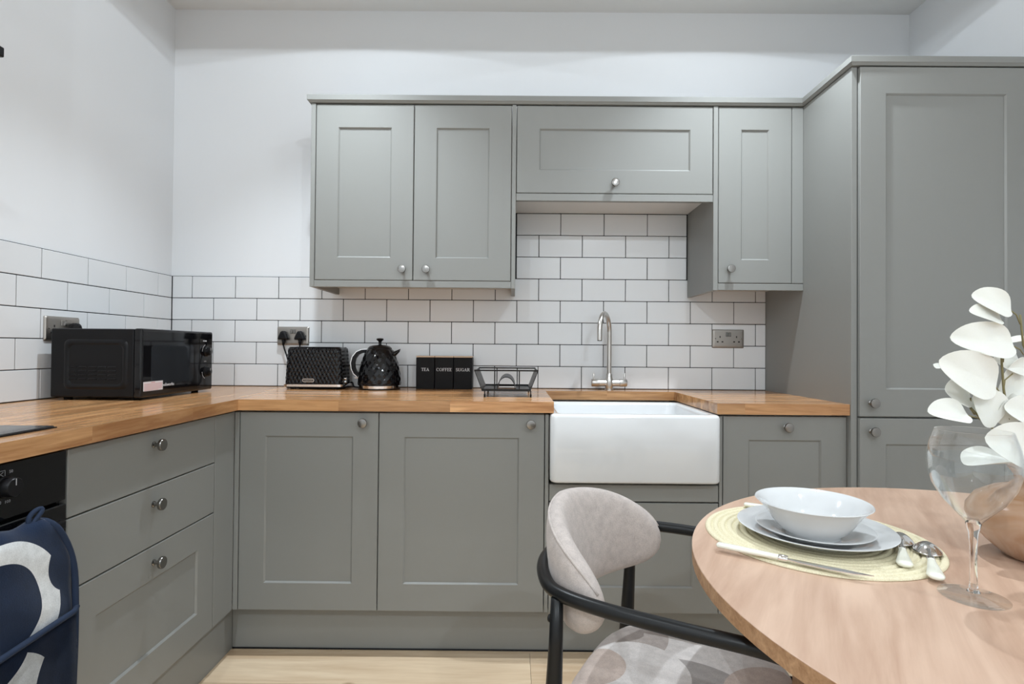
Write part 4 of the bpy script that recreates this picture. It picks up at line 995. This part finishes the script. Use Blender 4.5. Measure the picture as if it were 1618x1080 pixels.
LEAVES = [
    ((2.4601, -1.64, 1.167), (2.3959, -1.65, 1.1967), (-0.3, -1, 0.5), 0.76),
    ((2.4395, -1.645, 1.1505), (2.3853, -1.655, 1.1707), (-0.2, -1, 0.7), 0.72),
    ((2.4551, -1.65, 1.1068), (2.3517, -1.665, 1.1257), (-0.3, -1, 0.35), 0.64),
    ((2.4164, -1.66, 1.0383), (2.323, -1.68, 1.084), (-0.2, -1, 0.25), 0.76),
    ((2.3981, -1.6, 1.0663), (2.354, -1.615, 1.0753), (0, -0.15, 1), 0.8),
    ((2.3912, -1.64, 1.0195), (2.3469, -1.65, 1.037), (-0.1, -1, 0.6), 1.2),
    ((2.3923, -1.64, 1.0195), (2.4156, -1.65, 0.9814), (0.2, -1, 0.3), 1.0),
    ((2.3619, -1.67, 0.9929), (2.2906, -1.69, 1.0069), (0.0, -1, 0.75), 0.66),
    ((2.4912, -1.61, 0.9084), (2.396, -1.625, 0.9182), (0, -0.25, 1), 0.75),
    ((2.4228, -1.655, 0.979), (2.389, -1.665, 1.0321), (0.1, -1, 0.2), 1.15),
    ((2.4338, -1.645, 0.9777), (2.4608, -1.655, 1.0246), (0.3, -1, 0.2), 0.9),
    ((2.4935, -1.62, 1.0799), (2.4406, -1.64, 1.0906), (0.2, -1, 0.5), 1.2),
    ((2.5084, -1.625, 1.0768), (2.4467, -1.645, 1.0268), (0.2, -1, 0.1), 0.85),
    ((2.5338, -1.61, 1.1154), (2.4794, -1.62, 1.1225), (0, -0.3, 1), 0.55),
    ((2.4664, -1.69, 0.9316), (2.3685, -1.715, 0.9651), (0.0, -1, 0.3), 0.78),
    ((2.5055, -1.65, 0.9875), (2.4344, -1.67, 1.0101), (0.1, -1, 0.3), 0.8),
    ((2.5147, -1.63, 1.1584), (2.5481, -1.64, 1.1903), (0.3, -1, 0.4), 0.9),
    ((2.5199, -1.63, 1.0933), (2.5853, -1.64, 1.1155), (0.3, -1, 0.4), 0.85),
    ((2.5057, -1.65, 1.0298), (2.5745, -1.66, 1.0417), (0.3, -1, 0.3), 0.85),
    ((2.4957, -1.66, 0.9678), (2.558, -1.68, 0.9611), (0.3, -1, 0.5), 0.85),
]
STEMS = [
    [(2.521, -1.632, 0.763), (2.519, -1.632, 0.8883), (2.4745, -1.64, 0.9432), (2.4497, -1.645, 0.9864), (2.4379, -1.65, 1.0346), (2.4349, -1.65, 1.0769), (2.4339, -1.65, 1.1003)],
    [(2.527, -1.626, 0.763), (2.524, -1.628, 0.8883), (2.5142, -1.63, 1.0067), (2.5037, -1.63, 1.0824), (2.485, -1.635, 1.1093), (2.4751, -1.64, 1.1607)],
    [(2.517, -1.638, 0.763), (2.515, -1.638, 0.8883), (2.4525, -1.65, 0.9447), (2.3985, -1.66, 0.9795), (2.3786, -1.65, 1.0076)],
    [(2.531, -1.636, 0.763), (2.529, -1.636, 0.8884), (2.5304, -1.63, 1.0068), (2.5232, -1.63, 1.0934), (2.517, -1.63, 1.1801)],
]
TWIGS = [
    [(2.4751, -1.64, 1.1446), (2.4687, -1.64, 1.1607), (2.4601, -1.64, 1.167)],
    [(2.484, -1.636, 1.0931), (2.4703, -1.645, 1.1016), (2.4551, -1.65, 1.1068)],
    [(2.437, -1.65, 1.0801), (2.4421, -1.648, 1.1142), (2.4395, -1.645, 1.1505)],
    [(2.4439, -1.648, 1.0079), (2.4271, -1.655, 1.0296), (2.4164, -1.66, 1.0383)],
    [(2.3849, -1.655, 0.9924), (2.3818, -1.65, 1.0023), (2.387, -1.645, 1.0199)],
    [(2.3985, -1.66, 0.9795), (2.3817, -1.665, 0.9883), (2.3619, -1.67, 0.9929)],
    [(2.4574, -1.645, 1.061), (2.4401, -1.65, 1.0505), (2.4379, -1.65, 1.0346)],
]
for lf_ in LEAVES: leaf(*lf_)
for st_ in STEMS: B().tube([EL(q) for q in st_], [0.0024 - 0.0010*k/len(st_) for k in range(len(st_))], 7).obj('stem', 'stem_olive', ec, smooth=True)
for st_ in TWIGS: B().tube([EL(q) for q in st_], 0.0011, 6).obj('twig', 'stem_olive', ec, smooth=True)

# ================================================================== CHAIR
CH = math.radians(-28.5)          # the way it faces
ch = empty('dining_chair', (1.794, -1.466, 0.0), 'black framed dining chair with greige curved backrest and patterned seat pulled to the table', 'chair', None, CH)
# local: x forward, y to the sitter's left, origin on the floor between the rear legs
AZ = 0.688; HWID = 0.229
def smooth_path(pts, n=8):
    cu = [Vector(p) for p in pts]; out = []
    for i in range(len(cu)-1):
        p0, p1, p2, p3 = cu[max(i-1, 0)], cu[i], cu[i+1], cu[min(i+2, len(cu)-1)]
        for k in range(n):
            t = k/n; out.append(0.5*((2*p1) + (p2-p0)*t + (2*p0-5*p1+4*p2-p3)*t*t + (3*p1-p0-3*p2+p3)*t**3))
    out.append(cu[-1]); return out
rail = []
for s in (-1,):
    rail += [(0.435, -0.222, 0.0), (0.425, -0.226, 0.30), (0.418, -0.228, 0.56), (0.406, -0.230, 0.630), (0.375, -0.231, 0.672), (0.325, -0.231, AZ), (0.20, -0.230, AZ), (0.08, -0.226, AZ), (0.0, -0.208, AZ), (-0.045, -0.165, AZ), (-0.082, -0.09, AZ), (-0.094, 0.0, AZ)]
rail = rail + [(x, -y, z) for x, y, z in rail[-2::-1]]
B().tube(smooth_path(rail, 6), 0.0118, 14).obj('arm_rail', 'black_metal', ch, smooth=True).__setitem__('label', 'black tube bent round the back into both arms and front legs')
for s in (-1, 1):
    B().tube([(0.0, s*0.214, AZ-0.006), (-0.002, s*0.214, 0.60), (-0.010, s*0.212, 0.42), (-0.035, s*0.210, 0.0)], [0.0105, 0.0122, 0.0172, 0.0110], 14).obj('rear_leg', 'black_metal', ch, smooth=True)
    B().lathe([(0, 0), (0.007, 0), (0.006, 0.004), (0, 0.005)], 12).xf(Matrix.Rotation(-PI/2, 4, 'Y')).obj('bolt', 'black_metal', ch, (-0.011, s*0.214, 0.646), smooth=True)
for s in (-1, 1): B().tube([(-0.008, s*0.212, 0.415), (0.42, s*0.225, 0.415)], 0.009, 10).obj('seat_rail', 'black_metal', ch, smooth=True)
for x_ in (0.02, 0.31): B().tube([(x_, -0.215, 0.415), (x_, 0.215, 0.415)], 0.009, 10).obj('seat_rail', 'black_metal', ch, smooth=True)
# backrest: one curved, tapering pad wrapped round the inside of the rail
def pad_frame(s):
    a = s*1.55
    R1, R2 = 0.138, 0.192
    x = 0.078 - R1*math.cos(a)*1.0; y = R2*math.sin(a)
    tx, ty = R1*math.sin(a), R2*math.cos(a); l = math.hypot(tx, ty); nx, ny = -ty/l, tx/l   # outward (away from the sitter)
    if nx*(x-0.078) + ny*y < 0: nx, ny = -nx, -ny
    k = abs(s)
    e = max(0.0, 1 - k**3.2)**0.5
    zc = 0.704 - 0.036*k**1.6
    hh = (0.100 - 0.018*k)*max(e, 0.02)
    tk = 0.026*max(0.0, 1 - k**9)**0.5 + 0.0006
    return x, y, nx, ny, zc, hh, tk
def pad_pt(i, j, ni=57, nj=28, grow=0.0):
    s = -1 + 2*i/(ni-1); s = math.copysign(1-(1-abs(s))**1.25, s)
    x, y, nx, ny, zc, hh, tk = pad_frame(s)
    a = 2*PI*j/nj; c_, s_ = math.cos(a), math.sin(a)
    o_ = tk*math.copysign(abs(c_)**0.75, c_); z_ = hh*math.copysign(abs(s_)**0.85, s_)
    lean = 0.16*(z_)      # the top leans back a little
    return (x + nx*(o_ + lean), y + ny*(o_ + lean*0.3), zc + z_)
b_ = B(); V = b_.grid(pad_pt, 57, 28, cv=True); b_.bm.faces.new(V[0]); b_.bm.faces.new(V[-1][::-1])
bk = b_.obj('backrest', 'greige_fabric', ch, smooth=True)
pip = []
for i in range(2, 55):
    s = -1 + 2*i/56; s = math.copysign(1-(1-abs(s))**1.25, s)
    x, y, nx, ny, zc, hh, tk = pad_frame(s); z_ = hh*0.93; lean = 0.16*z_
    pip.append((x + nx*(tk*0.52 + lean), y + ny*(tk*0.52 + lean*0.3), zc + z_))
B().tube(pip, 0.0026, 8).obj('piping', 'greige_fabric', bk, smooth=True)
# seat pad
b_ = B()
def seat_pt(i, j):
    ring = [(0.0, 0.0), (0.3, 0), (0.6, 0), (0.8, -0.001), (0.92, -0.006), (0.98, -0.016), (1.0, -0.030), (0.985, -0.044), (0.93, -0.050), (0.5, -0.050), (0.0, -0.050)][i]
    a = 2*PI*j/56; e_ = 0.62; c_, s_ = math.cos(a), math.sin(a)
    x = 0.194*ring[0]*math.copysign(abs(c_)**e_, c_); y = 0.236*ring[0]*math.copysign(abs(s_)**e_, s_)*(1.0 + 0.03*c_)
    return (x, y, 0.478 + ring[1] + 0.006*(1-ring[0]**2)*(1 if i < 6 else 0))
b_.grid(seat_pt, 11, 56, cv=True); bmesh.ops.remove_doubles(b_.bm, verts=b_.bm.verts[:], dist=1e-5)
b_.obj('seat', 'seat_fabric', ch, (0.160, 0, 0), smooth=True)

# ================================================================== CEILING DOWNLIGHTS (above the picture)
where = ('over the left end of the wall cupboards', 'over the narrow wall cupboard', 'over the oven side of the room', 'over the dining table', 'at the far left of the room', 'at the far right of the room')
trim_me = B().lathe([(0.030, 0.0), (0.0425, 0.0), (0.044, -0.0015), (0.0425, -0.004), (0.031, -0.004), (0.030, 0.0)], 32).mesh('trim_ring', True); trim_me.materials.append(MAT['nickel'])
lens_me = B().lathe([(0, -0.0012), (0.029, -0.0012), (0.029, 0.0), (0, 0.0)], 24).mesh('lens'); lens_me.materials.append(MAT['lamp_lens'])
for (lx, ly, *_), wh in zip(LAMPS, where):
    dl = empty('downlight', (lx, ly, CEIL), 'small round recessed ceiling downlight ' + wh, 'ceiling light', 'recessed downlights')
    link('trim_ring', trim_me, None, dl); link('lens', lens_me, None, dl)
